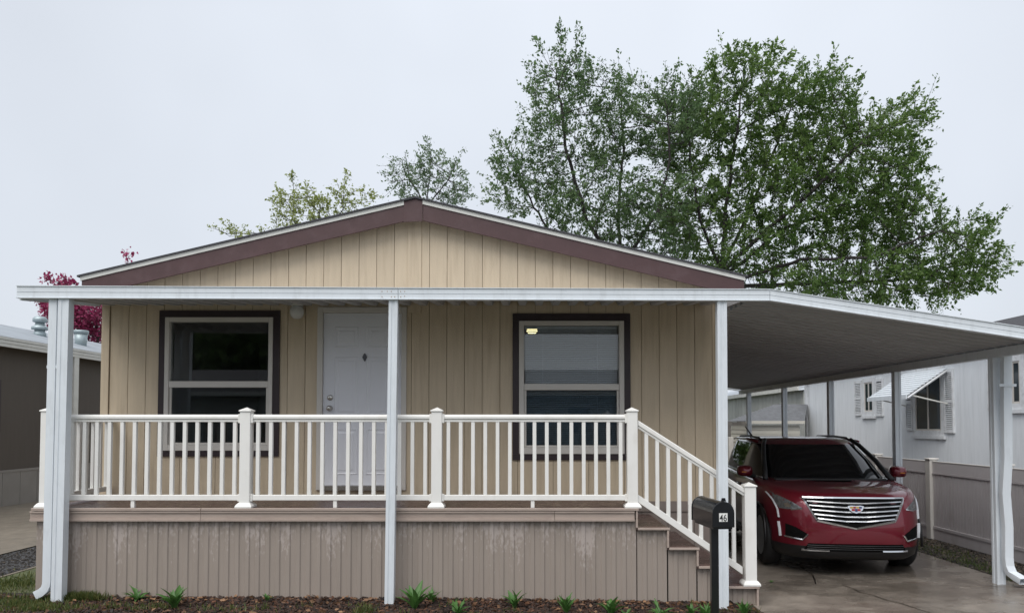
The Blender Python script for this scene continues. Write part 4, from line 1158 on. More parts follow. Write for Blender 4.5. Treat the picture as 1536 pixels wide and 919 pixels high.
# its window, partly in view at the picture edge, and a downspout
wn_ = empty('window', (NX0, 15.0, 1.5), parent=nl)
MB().box(NX0 + .001, NX0 + .03, 14.4, 15.42, 1.62, 2.72).build('frame', M['darktrim'], wn_)
MB().box(NX0 + .031, NX0 + .036, 14.47, 15.35, 1.69, 2.65).build('pane', M['glass_dark'], wn_)
p = on_x(111, 600, NEX - .05)
MB().box(p.x - .05, p.x + .05, p.y - .09, p.y + .09, .0, fz_b).build('porch_post', M['nb_white'], nl)
# roof vents
rfz = lambda x: fz_t + (RZ - fz_t) * (NEX - x) / (NEX - RX)
vx = -12.5; s_ = (790 - 57)/12.5; vy = FPX/s_
v1 = empty('roof_vent', (vx, vy, rfz(vx)), 'tall capped metal vent standing on the grey roof of the brown home', 'vent')
z0 = rfz(vx) - .05
MB().lathe([(.15, 0), (.14, .12), (.12, .14), (.12, .2)], (vx, vy, z0), 20).build('base', M['galv'], v1, smooth=True)
MB().lathe([(.19, .2), (.19, .27), (.12, .3), (.10, .38)], (vx, vy, z0), 20).build('collar', M['galv'], v1, smooth=True)
MB().lathe([(.12, .38), (.165, .40), (.165, .48), (.12, .53), (.04, .55)], (vx, vy, z0), 20).build('cap', M['galv'], v1, smooth=True)
vx = -11.9; s_ = (790 - 119)/11.9; vy = FPX/s_
v2 = empty('roof_vent', (vx, vy, rfz(vx)), 'short flared metal vent on the grey roof behind the white porch post', 'vent')
MB().lathe([(.13, 0), (.16, .42)], (vx, vy, rfz(vx) - .1), 20).build('stack', M['galv'], v2, smooth=True)
MB().lathe([(.175, .40), (.19, .47), (.17, .49), (.15, .49)], (vx, vy, rfz(vx) - .1), 20).build('rim_cap', M['galv'], v2, smooth=True)

# ------------------------------------------------------------------ neighbour on the right
nr_ = empty('neighbour_home', (10, 14, 0), 'pale blue-grey mobile home with shuttered windows beyond the vinyl fence', 'house')
WX = 7.5; RY0, RY1 = 8.2, 19.9; WT = EYE + 1.27
MB().box(WX + .012, WX + .1, RY0, RY1, .1, WT).build('wall', M['nb_trim'], nr_)
MB().box(WX + .1, 13.4, RY0, RY0 + .1, .1, WT).build('wall', M['nb_blue'], nr_)
MB().box(WX + .1, 13.4, RY1 - .1, RY1, .1, WT).build('wall', M['nb_blue'], nr_)
MB().box(13.3, 13.4, RY0 + .1, RY1 - .1, .1, WT).build('wall', M['nb_blue'], nr_)
src = MB().box(WX - .002, WX + .011, 0, .402, .75, WT - .02).build('wall_panel', M['nb_blue'], nr_)
p0 = W[src.name].copy(); p0.y = RY0 + .205; src.location = p0 - wl(nr_); W[src.name] = p0
for k in range(1, 28): inst(src, p0 + Vector((0, k*.406, 0)), nr_)
MB().box(WX - .012, WX + .012, RY1 - .12, RY1 + .012, .6, WT - .01).build('corner_trim', M['nb_trim'], nr_)
MB().box(WX - .012, WX + .012, RY0, RY1, -.02, .74).build('skirting', M['nb_trim'], nr_)
MB().box(WX - .10, WX - .02, RY0 - .2, RY1 + .15, WT - .06, WT + .04).build('gutter', M['nb_white'], nr_)
rr = MB(); rr.prism([(WX - .12, WT + .0), (WX - .12, WT + .06), (10.5, EYE + 2.32), (10.5, EYE + 2.24)], 'y', RY0 - .3, RY1 + .2); rr.build('roof', M['shingle'], nr_)
rr = MB(); rr.prism([(13.5, WT), (13.5, WT + .06), (10.501, EYE + 2.32), (10.501, EYE + 2.24)], 'y', RY0 - .3, RY1 + .2); rr.build('roof', M['shingle'], nr_)
MB().prism([(WX + .02, WT), (13.3, WT), (10.5, EYE + 2.2)], 'y', RY1 - .08, RY1 - .02).build('gable', M['nb_blue'], nr_)
MB().prism([(WX + .02, WT), (13.3, WT), (10.5, EYE + 2.2)], 'y', RY0 + .02, RY0 + .08).build('gable', M['nb_blue'], nr_)
def nb_window(y0, y1, z0, z1, sh1=None, sh2=None, mull=True):
    r = empty('window', (WX, (y0+y1)/2, z0), parent=nr_)
    t = .09
    b = MB(); xo = WX - .03
    b.box(xo, WX-.003, y0-t, y0, z0-t, z1+t); b.box(xo, WX-.003, y1, y1+t, z0-t, z1+t)
    b.box(xo-.004, WX-.003, y0, y1, z1, z1+t); b.box(xo-.02, WX-.003, y0-t-.03, y1+t+.03, z0-t-.06, z0-t); b.box(xo, WX-.003, y0, y1, z0-t, z0)
    b.build('frame', M['nb_trim'], r)
    b = MB(); s = .03
    b.box(WX-.022, WX-.003, y0, y0+s, z0, z1); b.box(WX-.022, WX-.003, y1-s, y1, z0, z1); b.box(WX-.021, WX-.003, y0+s, y1-s, z0, z0+s); b.box(WX-.021, WX-.003, y0+s, y1-s, z1-s, z1)
    ym = (y0+y1)/2; b.box(WX-.024, WX-.003, ym-.016, ym+.016, z0+s, z1-s); b.build('sash', M['winframe'], r)
    MB().box(WX-.012, WX-.004, y0+s, ym-.016, z0+s, z1-s).build('pane', M['glass_dark'], r)
    MB().box(WX-.012, WX-.004, ym+.016, y1-s, z0+s, z1-s).build('pane', M['glass_dark'], r)
    for shh in (sh1, sh2):
        if not shh: continue
        a, c, za, zc = shh
        sho = empty('shutter', (WX, (a+c)/2, za), parent=nr_)
        b = MB(); e = .035; x0, x1 = WX-.035, WX-.003; zm = (za+zc)/2
        b.box(x0, x1, a, a+e, za, zc); b.box(x0, x1, c-e, c, za, zc)
        for z_ in (za, zm-.03, zc-.06): b.box(x0+.001, x1, a+e, c-e, z_, z_+.06)
        b.build('shutter_frame', M['nb_trim'], sho)
        b = MB(); z_ = za+.07
        while z_ < zc-.09:
            if not (zm-.05 < z_ < zm+.04):
                b.add([(x0+.004, a+e, z_), (x0+.004, c-e, z_), (x1-.004, c-e, z_+.030), (x1-.004, a+e, z_+.030)], [(0,1,2,3)])
            z_ += .036
        b.build('louvers', M['nb_trim'], sho, normals=False)
        MB().box(WX-.0055, WX-.003, a+e, c-e, za+.06, zc-.06).build('shutter_back', M['darktrim'], sho)
zs = lambda px, py: on_x(px, py, WX)
def span(pxa, pxb): return on_x(pxb, 600, WX).y, on_x(pxa, 600, WX).y
y0, y1 = span(1298, 1310.5); nb_window(y0, y1, zs(1304, 617).z, zs(1304, 573).z, (span(1287, 1294)[0]+.0, span(1287, 1294)[1]+.12, zs(1290, 623).z, zs(1290, 571).z), (span(1315, 1322.5)[0]-.1, span(1315, 1322.5)[1], zs(1318, 624).z, zs(1318, 568).z))
y0, y1 = span(1374.5, 1413); nb_window(y0, y1, zs(1395, 645.5).z, zs(1395, 556).z, (*span(1360, 1370), zs(1365, 645).z, zs(1365, 560).z), (*span(1418, 1432), zs(1425, 649).z, zs(1425, 553).z))
y0, y1 = span(1510, 1533); nb_window(y0, y1, zs(1520, 605).z, zs(1520, 542).z, (*span(1484, 1494), zs(1489, 617).z, zs(1489, 545).z), None)
# slatted awning over the middle window
aw = empty('awning', (7.2, 13.8, 2.3), parent=nr_)
ay0, ay1 = 13.1, 14.58; ax0, az0, ax1, az1 = 7.47, 2.80, 6.74, 2.31
NS = 11
for k in range(NS):
    t0, t1 = k/NS, (k+1)/NS
    xa, za = ax0+(ax1-ax0)*t0, az0+(az1-az0)*t0; xb, zb2 = ax0+(ax1-ax0)*t1, az0+(az1-az0)*t1
    MB().hexa([(xb, ay0, zb2-.006), (xa-.006, ay0, za-.026), (xa-.006, ay1, za-.026), (xb, ay1, zb2-.006),
               (xb, ay0, zb2+.016), (xa-.006, ay0, za-.006), (xa-.006, ay1, za-.006), (xb, ay1, zb2+.016)]).build('slat', M['alum'], aw)
MB().box(ax1-.02, ax1, ay0-.01, ay1+.01, az1-.07, az1+.005).build('front_lip', M['alum'], aw)
for yv in (ay0+.02, ay1-.02):
    MB().tube([(ax0, yv, az0-.05), (ax1+.02, yv, az1-.05)], .022, 6).build('side_rail', M['nb_trim'], aw)
    MB().tube([(ax1+.08, yv, az1-.0), (WX-.01, yv, az1-.16)], .014, 6).build('brace', M['nb_white'], aw)

# ------------------------------------------------------------------ vinyl fence
FX = 6.28
fence = empty('vinyl_fence', (FX, 13, 0), 'taupe vinyl privacy fence with cream posts running along the driveway', 'fence')
FT = EYE - .556; FB = .03
ys = [11.5 - 3.56, 11.5 - 1.78, 11.5, 13.28, 15.06, 16.84, 18.62]
for y in ys:
    fp_ = empty('fence_post', (FX, y, 0), parent=fence)
    MB().box(FX-.064, FX+.064, y-.064, y+.064, -.03, FT+.02).build('shaft', M['fencepost'], fp_, bevel=.005)
    MB().box(FX-.078, FX+.078, y-.078, y+.078, FT+.0205, FT+.045).build('cap', M['fencepost'], fp_, bevel=.006)
for a, c in zip(ys, ys[1:]):
    fs2 = empty('fence_section', (FX, (a+c)/2, 0), parent=fence)
    a += .066; c -= .066
    MB().box(FX-.022, FX+.022, a, c, FT-.17, FT-.012).build('top_rail', M['fence'], fs2, bevel=.004)
    MB().box(FX-.026, FX+.026, a, c, FT-.0115, FT).build('top_trim', M['fencepost'], fs2)
    MB().box(FX-.029, FX+.029, a, c, FT-.195, FT-.171).build('rail_lip', M['fence'], fs2)
    MB().box(FX-.029, FX+.029, a, c, FB+.16, FB+.20).build('rail_lip', M['fence'], fs2)
    MB().box(FX-.022, FX+.022, a, c, FB, FB+.159).build('bottom_rail', M['fence'], fs2, bevel=.004)
    b = MB(); y = a; pitch = .072
    while y < c - .01:
        e = min(y + pitch, c); b.box(FX-.016, FX+.016, y+.005, e-.005, FB+.2005, FT-.1955); y = e
    b.box(FX-.006, FX+.006, a, c, FB+.2005, FT-.1955)
    b.build('board_infill', M['fence'], fs2)

# back fence post and gate beyond the car
gate = empty('garden_gate', (4.9, 19.8, 0), 'white vinyl gate with square posts at the far end of the driveway', 'gate')
gx = at(1096, 660, 19.8).x
for X in (gx, gx + 1.15): MB().box(X-.06, X+.06, 19.74, 19.86, -.02, 1.46).build('gate_post', M['fencepost'], gate, bevel=.006)
for k in range(8): MB().box(gx+.08+k*.125, gx+.195+k*.125, 19.79, 19.81, .08, 1.28).build('picket', M['fencepost'], gate)
for z in (.2, 1.1): MB().box(gx+.062, gx+1.085, 19.812, 19.84, z, z+.09).build('rail', M['fencepost'], gate)

# ------------------------------------------------------------------ far buildings
fh = empty('outbuilding', (10, 28, 0), 'weathered grey metal-sided building with pale roof behind the blue-grey home', 'building')
FXW, FZ = 8.0, EYE + 1.02
MB().box(FXW + .015, 12.5, 21.4, 21.5, 0, FZ).build('wall', M['farwall'], fh)
y = 21.5
while y < 36: MB().box(FXW - .002 , FXW + .014, y + .012, y + .388, .0, FZ).build('wall_panel', M['farwall'], fh); y += .40
MB().box(FXW + .0145, FXW + .06, 21.5, 36, 0, FZ - .01).build('wall', M['farwall'], fh)
MB().prism([(FXW - .15, FZ), (FXW - .15, FZ + .12), (12.0, FZ + 1.2), (12.0, FZ + 1.08)], 'y', 21.3, 36.2).build('roof', M['farroof'], fh)
MB().box(FXW - .19, FXW - .152, 21.3, 36.2, FZ - .02, FZ + .11).build('eave_trim', M['nb_white'], fh)
sh_ = empty('garden_shed', (6.2, 19, 0), 'small cream lap-sided shed with grey hipped roof behind the car', 'shed')
e0, e1 = at(1119, 631, 18.9), at(1207, 631, 18.9)
S0, S1, SZ = e0.x + .08, e1.x - .08, e0.z
for k in range(int((SZ - .05) / .115)):
    z = .05 + k*.115; MB().hexa([(S0, 19.0, z), (S1, 19.0, z), (S1, 20.6, z), (S0, 20.6, z), (S0+.012, 19.014, z+.114), (S1-.012, 19.014, z+.114), (S1-.012, 20.6, z+.114), (S0+.012, 20.6, z+.114)]).build('lap_board', M['lap'], sh_)
rz = at(1160, 606, 19.8).z
r0, r1 = at(1163, 606, 19.8).x, at(1211, 606, 19.8).x
b = MB(); b.add([(e0.x, 18.9, SZ), (e1.x, 18.9, SZ), (e1.x, 20.7, SZ), (e0.x, 20.7, SZ), (r0, 19.8, rz), (r1, 19.8, rz)], [(3,2,1,0),(0,1,5,4),(1,2,5),(2,3,4,5),(3,0,4)])
b.build('roof', M['shingle_mid'], sh_)
MB().box(e0.x, e1.x, 18.88, 18.899, SZ - .07, SZ + .005).build('eave_board', M['lap'], sh_)

# ------------------------------------------------------------------ across the street (seen in the window panes) and an added back fence
op = empty('neighbour_home', (-2, -16, 0), 'grey mobile home across the street, mirrored in the front windows', 'house')
MB().box(-22, 5, -19, -13.5, .6, 3.1).build('wall', M['farwall'], op)
MB().box(-22.02, 5.02, -19.02, -13.46, 0, .59).build('skirting', M['nb_skirt'], op)
MB().prism([(-12.9, 3.02), (-12.9, 3.14), (-16.25, 4.3), (-19.6, 3.14), (-19.6, 3.02), (-16.25, 4.16)], 'x', -22.4, 5.4).build('roof', M['shingle'], op)
MB().box(-22.4, 5.4, -12.89, -12.85, 2.98, 3.16).build('fascia', M['nb_white'], op)
for X in (-19, -14.8, -10.5, -6.5, -2.2, 2.2):
    wq = empty('window', (X, -13.44, 1.4), parent=op)
    MB().box(X-.55, X+.55, -13.45, -13.42, 1.35, 2.6).build('frame', M['nb_white'], wq)
    MB().box(X-.47, X+.47, -13.419, -13.412, 1.43, 2.52).build('pane', M['glass_dark'], wq)
MB().prism([(5.4, 2.95), (5.4, 3.07), (9.5, 2.62), (9.5, 2.5)], 'y', -19, -12.6).build('carport_roof', M['alum'], op)
for Y in (-18.5, -13): MB().box(9.2, 9.3, Y-.05, Y+.05, 0, 2.56).build('carport_post', M['alum'], op)
bf = empty('reflection_blocker_fence', (2, 25, 0), 'weathered board fence added behind the garden shed to darken car reflections', 'fence')  # fence added to keep the bright backdrop out of car reflections
for k in range(88): MB().box(-5.5 + k*.15, -5.356 + k*.15, 25.5, 25.52, .0, 1.9 + .02*math.sin(k*2.3)).build('board', M['fencewood'], bf)

# ------------------------------------------------------------------ trees
def leaf_mesh(name, P, N_, L_, Wd, tints, m, parent, rng, droop=.3, shape='leaf'):
    """P (n,3) anchor points, N_ (n,3) unit directions; each leaf two triangles folded on its rib"""
    n = len(P)
    r = rng.normal(size=(n, 3)); side = np.cross(N_, r); side /= np.linalg.norm(side, axis=1)[:, None] + 1e-9
    up = np.cross(side, N_)
    tip = P + N_ * L_[:, None]
    mid = P + N_ * (L_ * .45)[:, None]
    a = mid + side * (Wd * .5)[:, None] + up * (Wd * .18)[:, None]
    c = mid - side * (Wd * .5)[:, None] + up * (Wd * .18)[:, None]
    V = np.stack([P, a, tip, c], 1).reshape(-1, 3)
    o0 = V.mean(0); org = Vector((float(o0[0]), float(o0[1]), float(V[:, 2].min())))
    V = V - np.array(org)
    me = bpy.data.meshes.new(name)
    me.vertices.add(4*n); me.vertices.foreach_set('co', V.ravel())
    me.loops.add(6*n); me.polygons.add(2*n)
    i = np.arange(n)*4
    loops = np.stack([i, i+1, i+2, i, i+2, i+3], 1).ravel()
    me.loops.foreach_set('vertex_index', loops)
    me.polygons.foreach_set('loop_start', np.arange(2*n)*3)
    me.update(calc_edges=True)
    at_ = me.attributes.new('tint', 'FLOAT', 'POINT'); at_.data.foreach_set('value', np.repeat(tints, 4))
    me.materials.append(m)
    o = bpy.data.objects.new(name, me); COL.objects.link(o); o.parent = parent
    o.location = org - wl(parent); W[o.name] = org
    o['kind'] = 'stuff'
    return o

def grow(limbs, ells, n_attr, seg, kill, infl, seed, bias=(0, 0, .1), maxit=90, jit=.22):
    rnd = random.Random(seed)
    nodes = []; par = []
    idx = {}
    def addn(p, pa):
        nodes.append(Vector(p)); par.append(pa); return len(nodes) - 1
    for li in limbs:           # li: (parent limb name or None, name, points)
        pn, nm, pts = li
        start = idx[pn][0] if pn else None
        last = -1
        if pn:
            # nearest node of the parent limb
            last = min(idx[pn], key=lambda i: (nodes[i] - Vector(pts[0])).length)
        ids = []
        P = [Vector(p) for p in pts]
        cur = nodes[last] if last >= 0 else None
        seq = []
        for a, b in zip(P, P[1:]):
            k = max(1, int((b - a).length / seg))
            for j in range(k): seq.append(a + (b - a) * (j / k))
        seq.append(P[-1])
        for j, p in enumerate(seq):
            jit = Vector((rnd.uniform(-1, 1), rnd.uniform(-1, 1), rnd.uniform(-1, 1))) * seg * .12
            last = addn(p + jit, last); ids.append(last)
        idx[nm] = ids
    att = []
    tot = sum(e[3] for e in ells)
    for c, rr_, th, wt in ells:
        for _ in range(int(n_attr * wt / tot)):
            while True:
                q = Vector((rnd.uniform(-1, 1), rnd.uniform(-1, 1), rnd.uniform(-1, 1)))
                if q.length <= 1: break
            att.append(Vector((c[0] + q.x*rr_[0], c[1] + q.y*rr_[1], c[2] + q.z*rr_[2])))
    bias = Vector(bias)
    alive = att
    # cached nearest node
    near = [(-1, 1e9)] * len(alive)
    newstart = 0; spawn = {}
    for it in range(maxit):
        kd = kdtree.KDTree(len(nodes) - newstart)
        for i in range(newstart, len(nodes)): kd.insert(nodes[i], i)
        kd.balance()
        acc = {}; keep = []; keepn = []
        for a, (ni, nd) in zip(alive, near):
            co, i, d = kd.find(a)
            if d < nd: ni, nd = i, d
            if nd < kill: continue
            keep.append(a); keepn.append((ni, nd))
            if nd < infl: acc.setdefault(ni, []).append(a)
        alive, near = keep, keepn
        newstart = len(nodes)
        if not acc: break
        for ni, aa in acc.items():
            spawn[ni] = spawn.get(ni, 0) + 1
            if spawn[ni] > 3: continue
            d = Vector((0, 0, 0))
            for a in aa: d += (a - nodes[ni]).normalized()
            d = d.normalized() + bias + Vector((rnd.uniform(-1, 1), rnd.uniform(-1, 1), rnd.uniform(-1, 1)))*jit
            addn(nodes[ni] + d.normalized()*seg, ni)
        if len(nodes) == newstart: break
    return nodes, par

def tree(name, label, limbs, ells, n_attr, seed, leafm, seg=.3, kill=.45, infl=6, tip=.009, leaf=(.15, .07), per=6, spread=.22, bias=(0, 0, .1), group=None, cat='tree', twig=.45, expn=2.35, wind=(0, 0, 0), rmin=.03, jit=.22, feather=False):
    rng = np.random.default_rng(seed)
    nodes, par = grow(limbs, ells, n_attr, seg, kill, infl, seed, bias, jit=jit)
    n = len(nodes)
    rad = np.zeros(n); kids = [[] for _ in range(n)]
    for i, p in enumerate(par):
        if p >= 0: kids[p].append(i)
    acc = np.zeros(n)
    order = list(range(n))
    for i in reversed(order):      # children always come after their parents
        if not kids[i]: acc[i] = tip**expn
        rad[i] = acc[i]**(1/expn)
        if par[i] >= 0: acc[par[i]] += acc[i]
    base = nodes[0]
    root = empty(name, (base.x, base.y, base.z), label, cat, group)
    def wood(sel, nm, sides):
        V = []; F = []
        for i in sel:
            p = par[i]
            if p < 0: continue
            a, b_ = nodes[p], nodes[i]; d = (b_ - a)
            if d.length < 1e-4: continue
            d.normalize(); u = d.orthogonal().normalized(); v = d.cross(u)
            ra = min(rad[p], rad[i]*1.5); rb = rad[i]; k0 = len(V)
            for c, r_ in ((a, ra), (b_, rb)):
                for k in range(sides):
                    t = 2*math.pi*k/sides; V.append(tuple(c + (u*math.cos(t) + v*math.sin(t))*r_))
            for k in range(sides): F.append((k0+k, k0+(k+1)%sides, k0+sides+(k+1)%sides, k0+sides+k))
        mb = MB(); mb.v = V; mb.f = F
        return mb.build(nm, M['bark'], root, smooth=True, normals=False)
    thick = [i for i in range(n) if rad[i] > .045]; thin = [i for i in range(n) if rad[i] <= .045]
    wood(thick, 'trunk', 8)
    # twigs: extra short shoots at the ends
    ends = [i for i in range(n) if not kids[i]]
    TW = MB(); P = []; D_ = []; TT = []
    wv = Vector(wind)
    sel = [i for i in range(n) if rad[i] < rmin]
    for i in sel:
        p = nodes[i]; d0 = (p - nodes[par[i]]).normalized() if par[i] >= 0 else Vector((0, 0, 1))
        shoots = 2 if not kids[i] else 1
        dn = mnoise.noise(p*.85 + Vector((seed*3.1, 0, 0))) + .5*mnoise.noise(p*2.1)
        tn = mnoise.noise(p*.6 + Vector((0, seed*1.7, 5)))
        per_i = max(3, int(per*min(2.0, max(.3, 1.0 + 1.25*dn))))
        for s_ in range(shoots):
            d = (d0*1.1 + Vector(rng.normal(size=3))*.38 + Vector((0, 0, .22)) + wv) if feather else (d0*.7 + Vector(rng.normal(size=3))*.55 + Vector((0, 0, .28)) + wv)
            d.normalize(); ln = twig * rng.uniform(.45, 1.15)
            e = p + d*ln
            TW.tube([p, e], [tip*.8, tip*.35], 3, cap=False)
            for k in range(per_i):
                TT.append(.45 + .55*tn)
                t = ((k + rng.uniform(0, 1)) / per_i)**.6
                P.append(tuple(p + d*ln*t + Vector(rng.normal(size=3))*spread*.25))
                q = (d*.55 + Vector(rng.normal(size=3))*.55 + Vector((0, 0, -.12)) + wv) if feather else (d*.35 + Vector(rng.normal(size=3))*.7 + Vector((0, 0, -.32)) + wv)
                D_.append(tuple(q.normalized()))
    k0 = len(TW.v)
    w2 = MB()
    for i in thin:
        p = par[i]
        if p >= 0: w2.tube([nodes[p], nodes[i]], [min(rad[p], rad[i]*1.5), rad[i]], 4, cap=False)
    w2.v += TW.v; w2.f += [tuple(a + len(w2.v) - len(TW.v) for a in f) for f in TW.f]
    br = w2.build('branches', M['bark'], root, smooth=True, normals=False); br['kind'] = 'stuff'
    P = np.array(P); D_ = np.array(D_); m_ = len(P)
    sz = np.exp(rng.normal(0, .26, m_)); L_ = leaf[0]*sz; Wd = leaf[1]*sz*rng.uniform(.75, 1.3, m_)
    tint = np.clip(rng.normal(0, .24, m_) + np.array(TT), 0, 1)
    leaf_mesh('foliage', P, D_, L_, Wd, tint, leafm, root, rng)
    print('TREE', name, 'nodes', n, 'leaves', m_)
    return root

def T(px, py, D): return tuple(at(px, py, D))
TD = 27.0
def ell(px, py, rx, ry, D=TD, rd=2.4, wt=None):
    k = D / FPX
    c = at(px, py, D); sh = lambda v: max(v*.6, v - .38); return ((c.x, D, c.z), (sh(rx*k), rd, sh(ry*k)), 0, wt if wt else rx*ry*1.0)
# big tree: trunk hidden behind the carport, limbs fan out
base1 = (T(1082, 440, TD)[0], TD, 0.0)
limbs = [(None, 'trunk', [base1, (base1[0], TD, 3.0), T(1082, 440, TD), T(1083, 400, TD)]),
         ('trunk', 'c', [T(1083, 395, TD), T(1090, 300, TD), T(1105, 200, TD), T(1115, 120, TD+.5)]),
         ('trunk', 'r1', [T(1085, 405, TD), T(1150, 345, TD-.5), T(1215, 290, TD-1), T(1290, 215, TD-1.2)]),
         ('trunk', 'r2', [T(1085, 415, TD), T(1180, 340, TD+.8), T(1280, 310, TD+1.4), T(1370, 240, TD+1.5)]),
         ('trunk', 'r3', [T(1085, 425, TD), T(1200, 390, TD-.8), T(1310, 385, TD-1.5), T(1410, 345, TD-1.8)]),
         ('trunk', 'r4', [T(1085, 430, TD), T(1230, 425, TD+.5), T(1350, 420, TD+1), T(1450, 395, TD+1)]),
         ('trunk', 'u2', [T(1085, 400, TD), T(1140, 280, TD+1.2), T(1180, 180, TD+1.5), T(1200, 120, TD+1.5)]),
         ('trunk', 'l1', [T(1080, 400, TD), T(1050, 330, TD-1), T(1035, 240, TD-1.4), T(1030, 160, TD-1.4)])]
ells = [ell(1110, 165, 90, 105), ell(1215, 190, 90, 95), ell(1300, 260, 95, 110), ell(1345, 200, 45, 55), ell(1180, 300, 130, 110, wt=20000), ell(1330, 340, 90, 75, wt=10000),
        ell(1410, 380, 75, 65), ell(1448, 405, 45, 55), ell(1250, 420, 160, 60, wt=21000), ell(1090, 390, 70, 70), ell(1030, 200, 55, 90), ell(1035, 320, 55, 85, wt=6500), ell(1400, 440, 70, 30)]
tree('broadleaf_tree', 'largest green tree, spreading wide behind the carport roof', limbs, ells, 6000, 11, M['leaf_green'], seg=.30, kill=.40, per=27, wind=(.12, 0, .10), leaf=(.122, .06), twig=.85, jit=.12, bias=(.04, 0, .16), feather=True, spread=.2)
TD2 = 25.5
base2 = (T(960, 440, TD2)[0], TD2, 0.0)
E2 = lambda *a, **k: ell(*a, D=TD2, **k)
limbs = [(None, 'trunk', [base2, (base2[0], TD2, 3.0), T(945, 440, TD2), T(930, 400, TD2)]),
         ('trunk', 'a', [T(925, 395, TD2), T(880, 330, TD2), T(850, 230, TD2-.3), T(838, 130, TD2-.4)]),
         ('trunk', 'b', [T(930, 400, TD2), T(928, 320, TD2+.6), T(935, 220, TD2+.8), T(930, 140, TD2+1)]),
         ('trunk', 'd', [T(930, 405, TD2), T(985, 320, TD2-.6), T(1005, 240, TD2-.8), T(1000, 160, TD2-.8)]),
         ('trunk', 'e', [T(925, 405, TD2), T(840, 370, TD2+.5), T(800, 310, TD2+.8), T(775, 250, TD2+1)])]
ells = [E2(845, 145, 70, 85, rd=2), E2(830, 240, 75, 60, rd=2), E2(770, 270, 50, 75, rd=1.8), E2(925, 190, 60, 95, rd=2), E2(1000, 190, 60, 90, rd=2), E2(900, 320, 120, 80, rd=2.2), E2(980, 330, 80, 90, rd=2), E2(800, 300, 60, 45, rd=1.5)]
tree('broadleaf_tree', 'upright green tree with thin dark limbs rising behind the right roof slope', limbs, ells, 3200, 23, M['leaf_mid'], seg=.30, kill=.40, per=23, wind=(.05, 0, .16), leaf=(.108, .053), twig=.85, jit=.12, bias=(0, 0, .2), feather=True, spread=.2)
# greyish small tree behind the ridge
TD3 = 30.0
E3 = lambda *a, **k: ell(*a, D=TD3, **k)
b3 = (T(640, 300, TD3)[0], TD3, 0.0)
limbs = [(None, 'trunk', [b3, (b3[0], TD3, 5.0), T(640, 330, TD3), T(640, 300, TD3)]),
         ('trunk', 'a', [T(640, 310, TD3), T(615, 270, TD3), T(608, 235, TD3)]), ('trunk', 'b', [T(640, 305, TD3), T(645, 260, TD3+.5), T(645, 225, TD3+.5)]),
         ('trunk', 'c', [T(640, 310, TD3), T(672, 270, TD3-.5), T(685, 240, TD3-.5)])]
ells = [E3(610, 265, 38, 42, rd=1.3), E3(648, 255, 34, 36, rd=1.3), E3(685, 275, 28, 45, rd=1.3), E3(645, 300, 60, 30, rd=1.3)]
tree('broadleaf_tree', 'grey-green rounded treetop showing just above the roof ridge', limbs, ells, 620, 5, M['leaf_grey'], seg=.26, kill=.34, per=15, leaf=(.105, .052), wind=(0, 0, .12), twig=.7, jit=.12, feather=True)
# yellow-green one
TD4 = 29.0
E4 = lambda *a, **k: ell(*a, D=TD4, **k)
b4 = (T(470, 340, TD4)[0], TD4, 0.0)
limbs = [(None, 'trunk', [b4, (b4[0], TD4, 4.0), T(470, 370, TD4)]),
         ('trunk', 'a', [T(470, 370, TD4), T(440, 330, TD4), T(440, 270, TD4)]), ('trunk', 'b', [T(470, 370, TD4), T(480, 310, TD4), T(465, 280, TD4)]),
         ('trunk', 'c', [T(470, 370, TD4), T(515, 315, TD4), T(517, 265, TD4)]), ('trunk', 'd', [T(470, 375, TD4), T(410, 350, TD4), T(340, 350, TD4), T(323, 342, TD4)])]
ells = [E4(430, 315, 28, 40, rd=1.2), E4(470, 315, 45, 32, rd=1.3), E4(518, 305, 32, 34, rd=1.2), E4(480, 340, 80, 25, rd=1.4), E4(350, 352, 30, 10, rd=.6), E4(560, 300, 12, 10, rd=.5)]
tree('broadleaf_tree', 'pale yellow-green tree with bare upper twigs behind the left roof slope', limbs, ells, 620, 8, M['leaf_yellow'], seg=.25, kill=.34, per=15, leaf=(.105, .055), twig=.5, wind=(0, 0, .15))
# crimson blossom
TD5 = 26.0
E5 = lambda *a, **k: ell(*a, D=TD5, **k)
b5 = (T(140, 480, TD5)[0], TD5, 0.0)
limbs = [(None, 'trunk', [b5, (b5[0], TD5, 2.5), T(140, 530, TD5)]), ('trunk', 'a', [T(140, 530, TD5), T(110, 480, TD5), T(85, 440, TD5)]), ('trunk', 'b', [T(140, 530, TD5), T(160, 470, TD5), T(190, 400, TD5)]),
         ('trunk', 'c', [T(140, 530, TD5), T(180, 480, TD5), T(210, 450, TD5)])]
ells = [E5(105, 470, 40, 40, rd=1.2), E5(135, 480, 40, 45, rd=1.3), E5(90, 425, 24, 10, rd=.7), E5(165, 468, 32, 34, rd=1.2), E5(192, 387, 3, 8, rd=.15, wt=40), E5(75, 455, 14, 14, rd=.6)]
tree('blossom_tree', 'crimson flowering tree behind the grey roof of the brown home', limbs, ells, 1200, 3, M['blossom'], seg=.18, kill=.22, per=16, leaf=(.10, .075), twig=.32, spread=.3)

